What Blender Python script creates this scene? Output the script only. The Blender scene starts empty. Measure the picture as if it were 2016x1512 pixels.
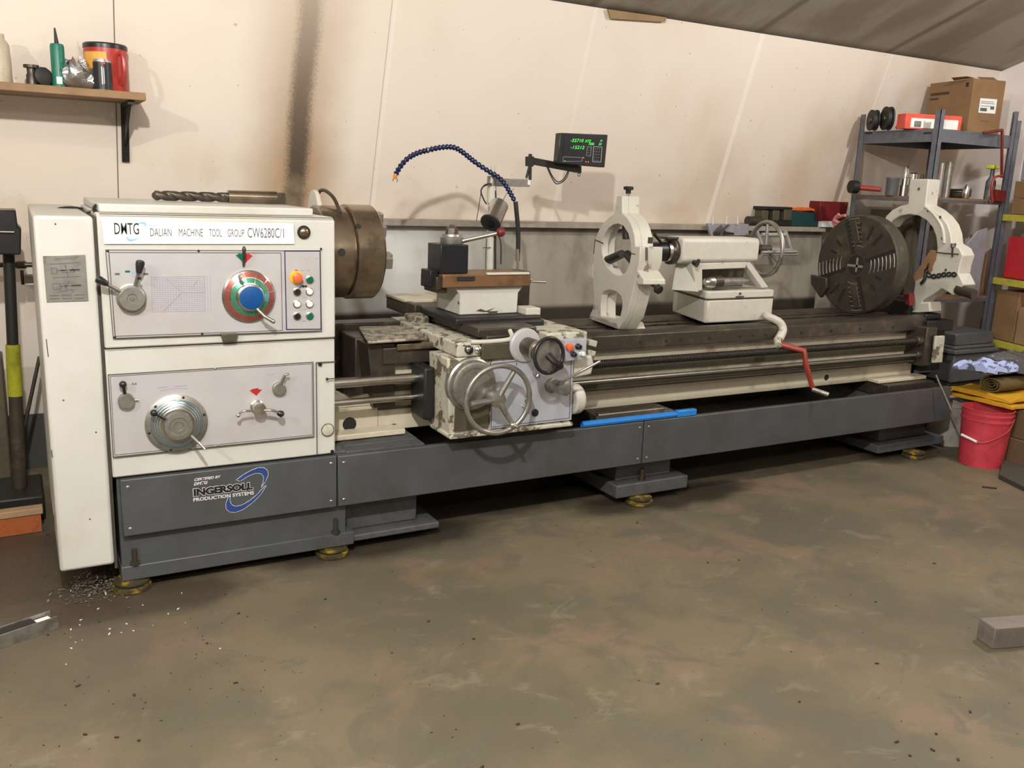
import bpy, bmesh, math, random
from mathutils import Vector, Matrix
random.seed(7)
SC = bpy.context.scene
COL = SC.collection
# ------------------------------------------------------------------ camera
RM = Matrix(((0.876, -0.4807, 0.0383), (-0.0714, -0.2078, -0.9756), (0.4769, 0.8519, -0.2164)))
_a = Vector(RM[0]).normalized(); _c = Vector(RM[2]).normalized(); _b = _c.cross(_a).normalized(); _a = _b.cross(_c)
FOC = 1747.18
CAM = Vector((0, 0, 1.6))
cd = bpy.data.cameras.new('camera'); cam = bpy.data.objects.new('camera', cd); COL.objects.link(cam)
cd.sensor_width = 36; cd.lens = FOC * 36 / 2016; cd.clip_start = .05
cam.matrix_world = Matrix.Translation(CAM) @ Matrix((_a, -_b, -_c)).transposed().to_4x4()
SC.camera = cam
SC.view_settings.view_transform = 'Standard'; SC.view_settings.look = 'None'
SC.view_settings.exposure = 0.46; SC.view_settings.gamma = 1
# ------------------------------------------------------------------ world and lamps
w = bpy.data.worlds.new('world'); SC.world = w; w.use_nodes = True
w.node_tree.nodes['Background'].inputs[0].default_value = (1, .9, .78, 1)
w.node_tree.nodes['Background'].inputs[1].default_value = .1
def lamp(name, loc, watt, rad=.07, col=(1, .985, .955)):
    l = bpy.data.lights.new(name, 'POINT'); l.energy = watt; l.shadow_soft_size = rad; l.color = col
    o = bpy.data.objects.new(name, l); o.location = loc; COL.objects.link(o); return o
lamp('ceiling_bulb', (-0.05, .6, 3.1), 345, .05)
lamp('ceiling_bulb', (-2.6, .7, 3.1), 155, .05)
lamp('ceiling_bulb', (4.7, 2.1, 3.2), 120, .06)
lamp('ceiling_bulb', (1.9, -1.6, 3.2), 75, .12)

# ------------------------------------------------------------------ photo measurement helpers (ray meets a real plane)
def ray(x, y): return _a * (x - 1008) + _b * (y - 756) + _c * FOC
def PY(x, y, Y): d = ray(x, y); return CAM + d * (Y / d.y)
def PX(x, y, X): d = ray(x, y); return CAM + d * (X / d.x)
def PZ(x, y, z): d = ray(x, y); return CAM + d * ((z - 1.6) / d.z)
def PP(x, y, p, n):
    d = ray(x, y); return CAM + d * (n.dot(p - CAM) / n.dot(d))
WN = Vector((0, 1, .315)); WP = Vector((0, 4.98, 1.39))
def PW(x, y, off=0): return PP(x, y, WP - Vector((0, off, 0)), WN)
def wallY(z): return 4.98 - .315 * (z - 1.39)
V = Vector
# ------------------------------------------------------------------ materials
MATS = {}
class NT:
    def __init__(s, name):
        m = bpy.data.materials.new(name); m.use_nodes = True; s.m = m; s.t = m.node_tree
        s.p = s.t.nodes['Principled BSDF']; s.tc = s.t.nodes.new('ShaderNodeTexCoord'); s.obj = s.tc.outputs['Object']
        MATS[name] = m
    def put(s, sock, v):
        if hasattr(v, 'is_linked') or isinstance(v, bpy.types.NodeSocket): s.t.links.new(v, sock)
        else:
            if isinstance(v, tuple) and len(v) == 3 and sock.type == 'RGBA': v = (*v, 1)
            sock.default_value = v
    def noise(s, scale, det=4, rough=.55, vec=None, dist=0):
        n = s.t.nodes.new('ShaderNodeTexNoise'); s.put(n.inputs['Scale'], scale); n.inputs['Detail'].default_value = det
        n.inputs['Roughness'].default_value = rough; n.inputs['Distortion'].default_value = dist
        s.t.links.new(vec if vec is not None else s.obj, n.inputs['Vector']); return n.outputs['Fac']
    def scale(s, v3, vec=None):
        n = s.t.nodes.new('ShaderNodeMapping'); n.inputs['Scale'].default_value = v3
        s.t.links.new(vec if vec is not None else s.obj, n.inputs['Vector']); return n.outputs[0]
    def math(s, op, a, b=0, clamp=False):
        n = s.t.nodes.new('ShaderNodeMath'); n.operation = op; n.use_clamp = clamp
        s.put(n.inputs[0], a); s.put(n.inputs[1], b); return n.outputs[0]
    def step(s, v, lo, hi):
        n = s.t.nodes.new('ShaderNodeMapRange'); n.interpolation_type = 'SMOOTHSTEP'
        s.put(n.inputs[0], v); s.put(n.inputs[1], lo); s.put(n.inputs[2], hi); return n.outputs[0]
    def mix(s, f, a, b):
        n = s.t.nodes.new('ShaderNodeMix'); n.data_type = 'RGBA'
        s.put(n.inputs[0], f); s.put(n.inputs[6], a); s.put(n.inputs[7], b); return n.outputs[2]
    def xyz(s):
        g = s.t.nodes.new('ShaderNodeNewGeometry'); n = s.t.nodes.new('ShaderNodeSeparateXYZ')
        s.t.links.new(g.outputs['Position'], n.inputs[0]); return n.outputs
    def bump(s, h, st=.3, d=.01):
        n = s.t.nodes.new('ShaderNodeBump'); n.inputs['Strength'].default_value = st; n.inputs['Distance'].default_value = d
        s.put(n.inputs['Height'], h); s.t.links.new(n.outputs[0], s.p.inputs['Normal'])
    def out(s, col, rough=.5, metal=0, **k):
        s.put(s.p.inputs['Base Color'], col); s.put(s.p.inputs['Roughness'], rough); s.put(s.p.inputs['Metallic'], metal)
        for a, b in k.items(): s.put(s.p.inputs[a.replace('_', ' ')], b)
        return s.m
def simple(name, col, rough=.5, metal=0, dirt=None, amt=.35, sc=9, bump=0, lo=.5, hi=.7, var=.86, **k):
    n = NT(name)
    v = n.noise(sc * 2.3, 3)
    c2 = tuple(c * (.95 if min(col) > .4 else var) for c in col); c = n.mix(n.step(v, .35, .65), col, c2)
    if dirt:
        f = n.math('MULTIPLY', n.step(n.noise(sc, 6, .65), lo, hi), amt); c = n.mix(f, c, dirt)
    if bump: n.bump(n.noise(sc * 12, 3), bump, .003)
    return n.out(c, rough, metal, **k)
simple('white_paint', (.56, .545, .50), .40, dirt=(.40, .33, .22), amt=.30, sc=2.2)
simple('white_worn', (.50, .475, .385), .5, dirt=(.10, .07, .04), amt=.92, sc=15, lo=.525, hi=.575)
simple('gap_worn', (.34, .31, .235), .5, dirt=(.07, .05, .03), amt=.92, sc=30, lo=.48, hi=.56)
simple('rod_dark', (.20, .18, .15), .35, .85)
simple('cardboard_dark', (.13, .072, .036), .8)
simple('white_cast', (.55, .52, .45), .45, dirt=(.16, .11, .07), amt=.8, sc=11, lo=.63, hi=.68)
simple('bed_paint', (.60, .54, .41), .42, dirt=(.2, .15, .09), amt=.65, sc=5, lo=.5, hi=.7)
simple('grey_paint', (.070, .075, .078), .42, dirt=(.05, .042, .032), amt=.5, sc=3)
simple('grey_cast', (.075, .078, .08), .6, dirt=(.05, .04, .03), amt=.8, sc=14, bump=.4)
simple('panel_alu', (.53, .51, .52), .36, .25, dirt=(.45, .39, .31), amt=.35, sc=3)
simple('apron_alu', (.50, .52, .58), .33, .3)
simple('steel', (.66, .63, .59), .25, 1, dirt=(.3, .25, .18), amt=.5, sc=12)
simple('steel_grey', (.36, .34, .31), .42, .8, dirt=(.13, .11, .08), amt=.6, sc=16)
simple('steel_oily', (.075, .062, .048), .38, .55, dirt=(.18, .14, .09), amt=.6, sc=10)
simple('chuck_steel', (.33, .26, .185), .27, .9, dirt=(.08, .06, .04), amt=.6, sc=7)
simple('plate_steel', (.060, .050, .036), .45, .4, dirt=(.12, .097, .065), amt=.75, sc=11, bump=.5)
simple('cavity_shade', (.012, .011, .009), .7)  # near-black colour stands in for the shade inside holes and slots
simple('black_plastic', (.015, .014, .014), .32)
simple('black_iron', (.020, .018, .016), .5, .3)
simple('black_oxide', (.016, .017, .020), .38, .3)
simple('olive_steel', (.10, .085, .055), .45, .3)  # olive steel parts; also paints shade in the tailstock recess and bed bands
simple('brown_oil', (.20, .105, .05), .35, .15, dirt=(.07, .04, .02), amt=.7, sc=9)
simple('blue_enamel', (.0, .065, .24), .4)
simple('red_paint', (.42, .02, .02), .4)
simple('red_crank', (.32, .035, .025), .5, dirt=(.1, .02, .01), amt=.5, sc=30)
simple('dark_red', (.16, .012, .012), .5)
simple('green_plastic', (.0, .13, .075), .3)
simple('green_bottle', (.015, .17, .11), .4)
simple('yellow_plastic', (.80, .50, .01), .35)
simple('orange_red', (.72, .13, .04), .35)
simple('white_plastic', (.75, .74, .70), .35)
simple('blue_light', (.28, .52, .85), .4)
simple('blue_dark_line', (.03, .02, .09), .5)
simple('line_mauve', (.36, .33, .44), .5)
simple('lilac', (.50, .46, .56), .5)
simple('text_grey', (.10, .10, .11), .5)
simple('text_black', (.008, .008, .008), .5)
simple('logo_white', (.66, .64, .66), .5)
simple('logo_blue', (.02, .055, .22), .5)
simple('seam_dark', (.06, .05, .035), .7)
simple('name_white', (.92, .92, .90), .35)
simple('hose_blue', (.006, .015, .065), .3)
simple('rubber', (.02, .018, .016), .6)
simple('hose_tip', (.70, .22, .03), .4)
simple('yellow_pad', (.30, .20, .01), .5, dirt=(.03, .024, .015), amt=.95, sc=20, lo=.38, hi=.52)
simple('yellow_tube', (.36, .36, .015), .4, dirt=(.03, .03, .01), amt=.8, sc=3, lo=.45, hi=.7)
simple('pipe_blue', (.02, .20, .62), .35, dirt=(.05, .25, .4), amt=.4, sc=30)
simple('cardboard', (.25, .14, .062), .8, dirt=(.2, .11, .05), amt=.35, sc=3)
simple('cardboard_pale', (.31, .20, .10), .8, dirt=(.2, .13, .06), amt=.35, sc=3)
simple('label_white', (.8, .8, .76), .6)
simple('red_carton', (.75, .10, .06), .4)
simple('bucket_red', (.56, .05, .075), .35, dirt=(.25, .03, .03), amt=.4, sc=9)
simple('bucket_white', (.45, .42, .38), .45, dirt=(.2, .17, .13), amt=.5, sc=9)
simple('cloth_yellow', (.62, .32, .01), .8, dirt=(.4, .2, .01), amt=.4, sc=12)
simple('cloth_olive', (.11, .075, .02), .85)
simple('rag_blue', (.42, .48, .78), .85, dirt=(.06, .05, .06), amt=.9, sc=16, lo=.52, hi=.58)
simple('plastic_grey', (.11, .11, .115), .12, dirt=(.6, .6, .6), amt=.6, sc=30, lo=.6, hi=.66)
simple('case_grey', (.10, .10, .105), .45)
simple('yellow_beam', (.52, .47, .06), .5, dirt=(.3, .25, .05), amt=.5, sc=12)
simple('shelf_steel', (.15, .16, .19), .4, .4, dirt=(.07, .07, .08), amt=.5, sc=14)
simple('wood_shelf', (.30, .17, .075), .6, dirt=(.17, .095, .04), amt=.6, sc=4)
simple('wood_brown', (.25, .13, .06), .65)
simple('rail_grey', (.34, .29, .235), .6, dirt=(.18, .14, .10), amt=.6, sc=6)
simple('tin_foil', (.6, .6, .6), .25, .9, bump=1.0, sc=6)
simple('bottle_beige', (.50, .42, .31), .5)
simple('can_black', (.02, .02, .022), .35)
simple('label_yellow', (.75, .38, .06), .5)
simple('ink_brown', (.05, .025, .012), .7)
simple('bristle_orange', (.34, .085, .02), .8, dirt=(.12, .03, .01), amt=.6, sc=40)
simple('broom_wood', (.34, .22, .12), .7)
simple('mat_dark', (.06, .048, .035), .9)
simple('block_grey', (.20, .17, .15), .6, .2, dirt=(.11, .09, .075), amt=.6, sc=9)
simple('wall_dark_box', (.06, .058, .05), .7)
simple('chips', (.34, .30, .23), .4, .6)
simple('orange_cord', (.70, .16, .03), .45)
simple('teal_case', (.01, .045, .05), .4)
def glow(name, col, st):
    n = NT(name); n.out(col, .5, 0, Emission_Color=(*col, 1), Emission_Strength=st)
glow('led_green', (.06, .8, .08), .7); glow('led_red', (1, .1, .05), 3.0)
def glass(name):
    n = NT(name); n.out((.6, .7, .7), .05, 0, Transmission_Weight=.9)
glass('lamp_glass')
# lead screw thread
n = NT('thread'); X, Y, Z = n.xyz()
wv = n.math('SINE', n.math('MULTIPLY', X, 2 * math.pi / .0125)); n.bump(wv, .9, .006)
n.out(n.mix(n.step(wv, -.4, .6), (.02, .018, .015), (.085, .07, .055)), .4, .6)
# dials with rainbow anodised rings
n = NT('spun_steel'); n.bump(n.noise(3, 2, vec=n.scale((1, 1, 1))), .05); n.out((.55, .55, .55), .24, 1, Anisotropic=.8)
# concrete
n = NT('concrete'); X, Y, Z = n.xyz()
c = n.mix(n.step(n.noise(1.1, 5, .6), .38, .62), (.150, .121, .074), (.100, .085, .054))
c = n.mix(n.math('MULTIPLY', n.step(n.noise(1.9, 6, .6, dist=.6), .52, .66), .75), c, (.190, .126, .085))
c = n.mix(n.math('MULTIPLY', n.step(n.noise(3.6, 7, .65, dist=1.0), .50, .62), .7), c, (.10, .089, .062))
c = n.mix(n.math('MULTIPLY', n.step(n.noise(4.1, 8, .7, dist=.8, vec=n.scale((1, 1.5, 1))), .56, .66), .32), c, (.25, .215, .155))
c = n.mix(n.step(n.noise(38, 2), .72, .76), c, (.055, .038, .025))
c = n.mix(n.math('MULTIPLY', n.step(n.noise(110, 2), .6, .72), .5), c, (.11, .085, .055))
wob = n.math('MULTIPLY', n.math('SUBTRACT', n.noise(3.5, 6, .6), .5), 1.3)
def ell(cx, cy, rx, ry, soft=.35):
    dx = n.math('DIVIDE', n.math('SUBTRACT', X, cx), rx); dy = n.math('DIVIDE', n.math('SUBTRACT', Y, cy), ry)
    d = n.math('SQRT', n.math('ADD', n.math('MULTIPLY', dx, dx), n.math('MULTIPLY', dy, dy)))
    d = n.math('ADD', d, wob); return n.math('SUBTRACT', 1, n.step(d, 1 - soft, 1 + soft))
wet = None
for e in ((.30, 3.42, .42, .17), (1.35, 3.60, .62, .17), (2.95, 3.56, .55, .16), (1.9, 4.1, 1.6, .42), (-.5, 3.9, .7, .55), (5.0, 3.6, .35, .15), (.2, 3.8, .5, .5)):
    m = ell(*e); wet = m if wet is None else n.math('MAXIMUM', wet, m)
c = n.mix(n.math('MULTIPLY', wet, .86), c, (.035, .027, .020))
c = n.mix(n.math('MULTIPLY', ell(-.15, 3.35, .9, .55, .8), .45), c, (.09, .065, .045))
n.bump(n.noise(22, 6, .7), .25, .01)
n.out(c, n.math('SUBTRACT', .66, n.math('MULTIPLY', wet, .3)), 0)
# back wall boards
n = NT('wall_board'); X, Y, Z = n.xyz()
c = n.mix(n.step(n.noise(.8, 4), .35, .65), (.80, .715, .62), (.76, .66, .56))
# soot streak beside the spindle, brown halos
wv = n.math('MULTIPLY', n.math('SUBTRACT', n.noise(2.0, 5), .5), .20)
cx = n.math('ADD', n.math('ADD', n.math('SUBTRACT', X, 1.352), n.math('MULTIPLY', n.math('SUBTRACT', Z, 1.5), -.015)), n.math('MULTIPLY', wv, .25))
ax = n.math('ABSOLUTE', cx)
halo = n.math('SUBTRACT', 1, n.step(n.math('ADD', ax, wv), .02, .36))
zf = n.math('SUBTRACT', 1, n.step(Z, 1.5, 2.9))
halo = n.math('MULTIPLY', halo, n.math('ADD', n.math('MULTIPLY', zf, .75), .22))
c = n.mix(halo, c, (.40, .26, .14))
core = n.math('SUBTRACT', 1, n.step(n.math('ADD', ax, n.math('MULTIPLY', n.math('SUBTRACT', n.noise(95, 2), .5), .05)), .025, .085))
core = n.math('MULTIPLY', core, n.math('ADD', n.math('MULTIPLY', zf, .85), .25))
c = n.mix(n.math('MULTIPLY', core, .92), c, (.085, .062, .042))
# brown blotches to the right and low
bl = n.math('MULTIPLY', n.step(n.noise(1.3, 4, .5, vec=n.scale((1, 1, .5))), .46, .68), n.step(X, 2.6, 5.2))
c = n.mix(n.math('MULTIPLY', bl, .55), c, (.50, .34, .21))
lowb = n.math('MULTIPLY', n.step(n.noise(2.6, 4), .5, .7), n.math('SUBTRACT', 1, n.step(Z, 1.45, 1.9)))
c = n.mix(n.math('MULTIPLY', lowb, .45), c, (.55, .42, .27))
c = n.mix(n.math('MULTIPLY', n.step(n.noise(30, 2), .73, .76), .55), c, (.35, .27, .2))
for sx, wd, colr, k in ((.462, .0035, (.16, .12, .09), .95), (1.79, .003, (.45, .36, .28), .8), (1.81, .012, (.86, .80, .72), .4), (3.03, .016, (.86, .79, .70), .4), (4.33, .024, (.86, .80, .72), .55), (5.58, .012, (.86, .8, .72), .5)):
    m = n.math('SUBTRACT', 1, n.step(n.math('ABSOLUTE', n.math('SUBTRACT', X, sx)), wd * .6, wd)); c = n.mix(n.math('MULTIPLY', m, k), c, colr)
n.bump(n.noise(14, 4), .06, .01)
n.out(c, .62)
n = NT('right_wall_board'); n.out(n.mix(n.step(n.noise(1.2, 4), .4, .6), (.80, .72, .68), (.76, .67, .62)), .6)
simple('far_wall_board', (.20, .17, .14), .7)
# ceiling boards
n = NT('ceiling_board'); X, Y, Z = n.xyz()
c = n.mix(n.step(n.noise(1.6, 5, .6, vec=n.scale((1.6, .5, 1))), .4, .62), (.40, .365, .30), (.29, .245, .18))
for sx in (2.98, 4.27, 5.5):
    m = n.math('SUBTRACT', 1, n.step(n.math('ABSOLUTE', n.math('SUBTRACT', n.math('ADD', X, n.math('MULTIPLY', Y, -.05)), sx - .22)), .01, .05)); c = n.mix(n.math('MULTIPLY', m, .6), c, (.12, .085, .055))
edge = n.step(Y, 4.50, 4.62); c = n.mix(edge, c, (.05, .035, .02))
n.out(c, .7)
# splash sheet behind the lathe
n = NT('splash_sheet'); X, Y, Z = n.xyz()
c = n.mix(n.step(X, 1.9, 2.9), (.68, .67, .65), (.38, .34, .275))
g = n.step(n.noise(2.4, 6, .6, vec=n.scale((1, 1, .6))), .42, .66)
c = n.mix(n.math('MULTIPLY', g, n.math('ADD', .25, n.math('MULTIPLY', n.step(X, 2.0, 3.0), .5))), c, (.14, .12, .09))
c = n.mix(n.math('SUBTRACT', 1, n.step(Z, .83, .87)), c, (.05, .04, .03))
n.out(c, .5, .1)
# chuck face rings on the spare chuck are geometry; speed dial is geometry
def M(n): return MATS[n]
# ------------------------------------------------------------------ object helpers
ORG = {}
def org(o):
    while o.parent: o = o.parent
    return ORG.get(o.name, V((0, 0, 0)))
def thing(name, label, cat, loc, group=None):
    o = bpy.data.objects.new(name, None); o.empty_display_size = .05; COL.objects.link(o); o.location = loc
    o['label'] = label; o['category'] = cat
    if group: o['group'] = group
    ORG[o.name] = V(loc); return o
def tag(o, label, cat, group=None, kind=None):
    if label: o['label'] = label
    if cat: o['category'] = cat
    if group: o['group'] = group
    if kind: o['kind'] = kind
    return o
def copy_tree(o, parent=None):
    c = o.copy(); COL.objects.link(c)
    if parent: c.parent = parent
    for ch in list(o.children): copy_tree(ch, c)
    return c
def frame(d):
    d = V(d).normalized(); u = d.cross(V((0, 0, 1)))
    if u.length < 1e-4: u = d.cross(V((1, 0, 0)))
    u.normalize(); return u, d.cross(u).normalized(), d
class G:
    def __init__(s): s.b = bmesh.new()
    def face(s, vs):
        try: s.b.faces.new(vs)
        except ValueError: pass
    def box(s, p, q):
        x0, x1 = sorted((p[0], q[0])); y0, y1 = sorted((p[1], q[1])); z0, z1 = sorted((p[2], q[2]))
        v = [s.b.verts.new((x, y, z)) for z in (z0, z1) for y in (y0, y1) for x in (x0, x1)]
        for f in ((0, 2, 3, 1), (4, 5, 7, 6), (0, 1, 5, 4), (2, 6, 7, 3), (0, 4, 6, 2), (1, 3, 7, 5)): s.face([v[i] for i in f])
        return s
    def obox(s, c, ax, ay, az, dx, dy, dz):
        c = V(c); ax = V(ax).normalized(); ay = V(ay).normalized(); az = V(az).normalized()
        v = [s.b.verts.new(c + ax * (i * dx / 2) + ay * (j * dy / 2) + az * (k * dz / 2)) for k in (-1, 1) for j in (-1, 1) for i in (-1, 1)]
        for f in ((0, 2, 3, 1), (4, 5, 7, 6), (0, 1, 5, 4), (2, 6, 7, 3), (0, 4, 6, 2), (1, 3, 7, 5)): s.face([v[i] for i in f])
        return s
    def prism(s, pts, vec):
        vec = V(vec); a = [s.b.verts.new(V(p)) for p in pts]; b = [s.b.verts.new(V(p) + vec) for p in pts]
        s.face(a); s.face(b[::-1]); n = len(a)
        for i in range(n): s.face((a[i], a[(i + 1) % n], b[(i + 1) % n], b[i]))
        return s
    def plate(s, outer, holes, vec):
        # polygon with holes, extruded by vec
        vec = V(vec); b = s.b; loops = [outer] + list(holes); edges = []; rings = []
        for L in loops:
            vs = [b.verts.new(V(p)) for p in L]; rings.append(vs)
            for i in range(len(vs)): edges.append(b.edges.new((vs[i], vs[(i + 1) % len(vs)])))
        r = bmesh.ops.triangle_fill(b, use_beauty=True, use_dissolve=False, edges=edges)
        fs = [g for g in r['geom'] if isinstance(g, bmesh.types.BMFace)]
        mp = {}
        for vs in rings:
            for v in vs: mp[v] = b.verts.new(v.co + vec)
        for f in fs: s.face([mp[v] for v in reversed(f.verts)])
        for vs in rings:
            for i in range(len(vs)):
                p, q = vs[i], vs[(i + 1) % len(vs)]; s.face((p, q, mp[q], mp[p]))
        return s
    def lathe(s, o, d, prof, n=32, cap=True):
        o = V(o); u, v, d = frame(d); rings = []
        for t, r in prof:
            rings.append([s.b.verts.new(o + d * t + (u * math.cos(2 * math.pi * k / n) + v * math.sin(2 * math.pi * k / n)) * max(r, 1e-5)) for k in range(n)])
        for a, b in zip(rings, rings[1:]):
            for k in range(n): s.face((a[k], a[(k + 1) % n], b[(k + 1) % n], b[k]))
        if cap: s.face(rings[0][::-1]); s.face(rings[-1])
        return s
    def cyl(s, p, q, r, r2=None, n=24):
        p, q = V(p), V(q); return s.lathe(p, q - p, [(0, r), ((q - p).length, r if r2 is None else r2)], n)
    def sph(s, c, r, sc=(1, 1, 1), n=16):
        g = bmesh.ops.create_uvsphere(s.b, u_segments=n, v_segments=max(6, n // 2), radius=r)
        for v in g['verts']: v.co = V(c) + V((v.co.x * sc[0], v.co.y * sc[1], v.co.z * sc[2]))
        return s
    def torus(s, c, d, R, r, n=40, m=10, a0=0, a1=2 * math.pi):
        c = V(c); u, v, d = frame(d); full = abs(a1 - a0 - 2 * math.pi) < 1e-6; rings = []
        cnt = n if full else n + 1
        for i in range(cnt):
            t = a0 + (a1 - a0) * i / n; e = u * math.cos(t) + v * math.sin(t)
            rings.append([s.b.verts.new(c + e * (R + r * math.cos(2 * math.pi * j / m)) + d * (r * math.sin(2 * math.pi * j / m))) for j in range(m)])
        for i in range(n):
            a, b = rings[i], rings[(i + 1) % cnt]
            for j in range(m): s.face((a[j], a[(j + 1) % m], b[(j + 1) % m], b[j]))
        return s
    def tube(s, pts, r, n=10, sm=True, rfun=None):
        P = [V(p) for p in pts]
        if sm and len(P) > 2:
            Q = []
            for i in range(len(P) - 1):
                p0 = P[max(i - 1, 0)]; p1 = P[i]; p2 = P[i + 1]; p3 = P[min(i + 2, len(P) - 1)]
                for k in range(6):
                    t = k / 6; Q.append(.5 * ((2 * p1) + (p2 - p0) * t + (2 * p0 - 5 * p1 + 4 * p2 - p3) * t * t + (3 * p1 - p0 - 3 * p2 + p3) * t ** 3))
            Q.append(P[-1]); P = Q
        u = None; rings = []
        for i, p in enumerate(P):
            d = (P[min(i + 1, len(P) - 1)] - P[max(i - 1, 0)]).normalized()
            if u is None: u = frame(d)[0]
            u = (u - d * u.dot(d)).normalized(); v = d.cross(u)
            rr = rfun(i / (len(P) - 1)) if rfun else r
            rings.append([s.b.verts.new(p + (u * math.cos(2 * math.pi * k / n) + v * math.sin(2 * math.pi * k / n)) * rr) for k in range(n)])
        for a, b in zip(rings, rings[1:]):
            for k in range(n): s.face((a[k], a[(k + 1) % n], b[(k + 1) % n], b[k]))
        s.face(rings[0][::-1]); s.face(rings[-1]); return s
    def add(s, name, mat, parent=None, bev=0, label=None, seg=2, smooth=35):
        o0 = org(parent) if parent else V((0, 0, 0))
        bmesh.ops.recalc_face_normals(s.b, faces=s.b.faces)
        for v in s.b.verts: v.co -= o0
        me = bpy.data.meshes.new(name); s.b.to_mesh(me); s.b.free(); me.materials.append(M(mat))
        for p in me.polygons: p.use_smooth = True
        me.set_sharp_from_angle(angle=math.radians(smooth))
        o = bpy.data.objects.new(name, me); COL.objects.link(o); ORG[o.name] = o0
        if parent: o.parent = parent
        if bev:
            m = o.modifiers.new('bevel', 'BEVEL'); m.width = bev; m.segments = seg; m.limit_method = 'ANGLE'; m.angle_limit = math.radians(40); m.harden_normals = False
        if label: o['label'] = label
        return o
def top(g, name, mat, label, cat, group=None, bev=0, at=None, kind=None):
    # a top-level thing made of one mesh, origin at its base
    zs = [v.co for v in g.b.verts]
    c = V((sum(v.x for v in zs) / len(zs), sum(v.y for v in zs) / len(zs), min(v.z for v in zs)))
    for v in g.b.verts: v.co -= c
    o = g.add(name, mat, None, bev); o.location = c; return tag(o, label, cat, group, kind)
def arc(cx, cy, rx, ry, a0, a1, n=24, tilt=0):
    out = []; ct, st = math.cos(math.radians(tilt)), math.sin(math.radians(tilt))
    for i in range(n + 1):
        a = math.radians(a0 + (a1 - a0) * i / n); x = rx * math.cos(a); y = ry * math.sin(a)
        out.append((cx + x * ct - y * st, cy + x * st + y * ct))
    return out
def text(s, name, mat, parent, p0, p1, h, up=(0, 0, 1), out=(0, -1, 0), bold=0, shear=0, off=.0006, label=None):
    cu = bpy.data.curves.new('t', 'FONT'); cu.body = s; cu.offset = bold; cu.shear = shear; cu.resolution_u = 3
    to = bpy.data.objects.new('t', cu); COL.objects.link(to)
    dg = bpy.context.evaluated_depsgraph_get(); me = bpy.data.meshes.new_from_object(to.evaluated_get(dg))
    bpy.data.objects.remove(to); xs = [v.co.x for v in me.vertices]; ys = [v.co.y for v in me.vertices]
    x0, x1, y0, y1 = min(xs), max(xs), min(ys), max(ys); p0, p1 = V(p0), V(p1); u = p1 - p0; o0 = org(parent)
    upv = V(up) * h; ov = V(out) * off
    for v in me.vertices:
        v.co = p0 + u * ((v.co.x - x0) / (x1 - x0)) + upv * ((v.co.y - y0) / (y1 - y0)) + ov - o0
    me.materials.clear(); me.materials.append(M(mat)); o = bpy.data.objects.new(name, me); COL.objects.link(o); o.parent = parent; ORG[o.name] = o0
    if label: o['label'] = label
    return o
def struct(g, name, mat, bev=0):
    o = g.add(name, mat, None, bev); o['kind'] = 'structure'; return o
DN = V((0, -1, 0))
# ================================================================== SETTING
XR = 6.85
g = G(); g.box((-3.2, -3.6, -.1), (XR + .1, 5.6, 0)); struct(g, 'floor', 'concrete')
zt = PW(1500, 66).z; yt = wallY(zt)
g = G(); yb = wallY(0); dv = V((0, .12, .04))
g.prism([(-3.2, yb, 0), (XR + .1, yb, 0), (XR + .1, wallY(zt + .06), zt + .06), (-3.2, wallY(zt + .06), zt + .06)], dv); struct(g, 'wall_back', 'wall_board')
def ceilZ(y): return zt + .325 * (yt - y)
g = G(); g.prism([(-3.2, yt + .04, ceilZ(yt + .04)), (XR + .1, yt + .04, ceilZ(yt + .04)), (XR + .1, .5, ceilZ(.5)), (XR + .1, -3.6, ceilZ(4.6)), (-3.2, -3.6, ceilZ(4.6)), (-3.2, .5, ceilZ(.5))][:0] or
    [(-3.2, yt + .04, ceilZ(yt + .04)), (XR + .1, yt + .04, ceilZ(yt + .04)), (XR + .1, .5, ceilZ(.5)), (-3.2, .5, ceilZ(.5))], (0, 0, .08))
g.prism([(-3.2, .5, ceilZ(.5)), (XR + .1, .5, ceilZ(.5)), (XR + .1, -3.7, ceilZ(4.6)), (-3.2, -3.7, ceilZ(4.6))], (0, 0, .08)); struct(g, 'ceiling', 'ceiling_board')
prof = [(0, yb + .1, 0), (0, -3.6, 0), (0, -3.6, ceilZ(4.6)), (0, .5, ceilZ(.5)), (0, yt, zt)]
g = G(); g.prism([V(p) + V((XR, 0, 0)) for p in prof], (.1, 0, 0)); struct(g, 'wall_right', 'right_wall_board')
g = G(); g.prism([V(p) + V((-3.2, 0, 0)) for p in prof], (-.1, 0, 0)); struct(g, 'wall_left', 'far_wall_board')
g = G(); g.box((-3.2, -3.7, 0), (XR, -3.6, ceilZ(4.6))); struct(g, 'wall_front', 'far_wall_board')
a, b_ = PW(1195, 18, .01), PW(1310, 34, .01); c_ = PW(1306, 43, .01); d_ = PW(1200, 36, .01)
g = G(); g.prism([a, b_, c_, d_], (0, -.015, -.003)); struct(g, 'wall_strip_1', 'cardboard_pale')  # thin pale tan strip laid on the wall just below the ceiling

# ledge board and splash sheet on the wall behind the lathe
g = G(); zl = PY(1400, 445, 4.85).z + .006; g.box((1.30, 4.85, zl - .036), (PY(1626, 452, 4.85).x, 4.97, zl))
top(g, 'ledge_board', 'rail_grey', 'long narrow grey-brown ledge board running along the wall behind the lathe', 'ledge', bev=.003)
g = G(); g.box((1.28, 4.925, .60), (5.45, 4.945, zl - .037)); g.box((1.28, 4.90, .60), (5.45, 4.945, .63))
top(g, 'splash_sheet', 'splash_sheet', 'dirty grey splash sheet standing under the ledge behind the lathe', 'splash guard', bev=.002)

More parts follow.
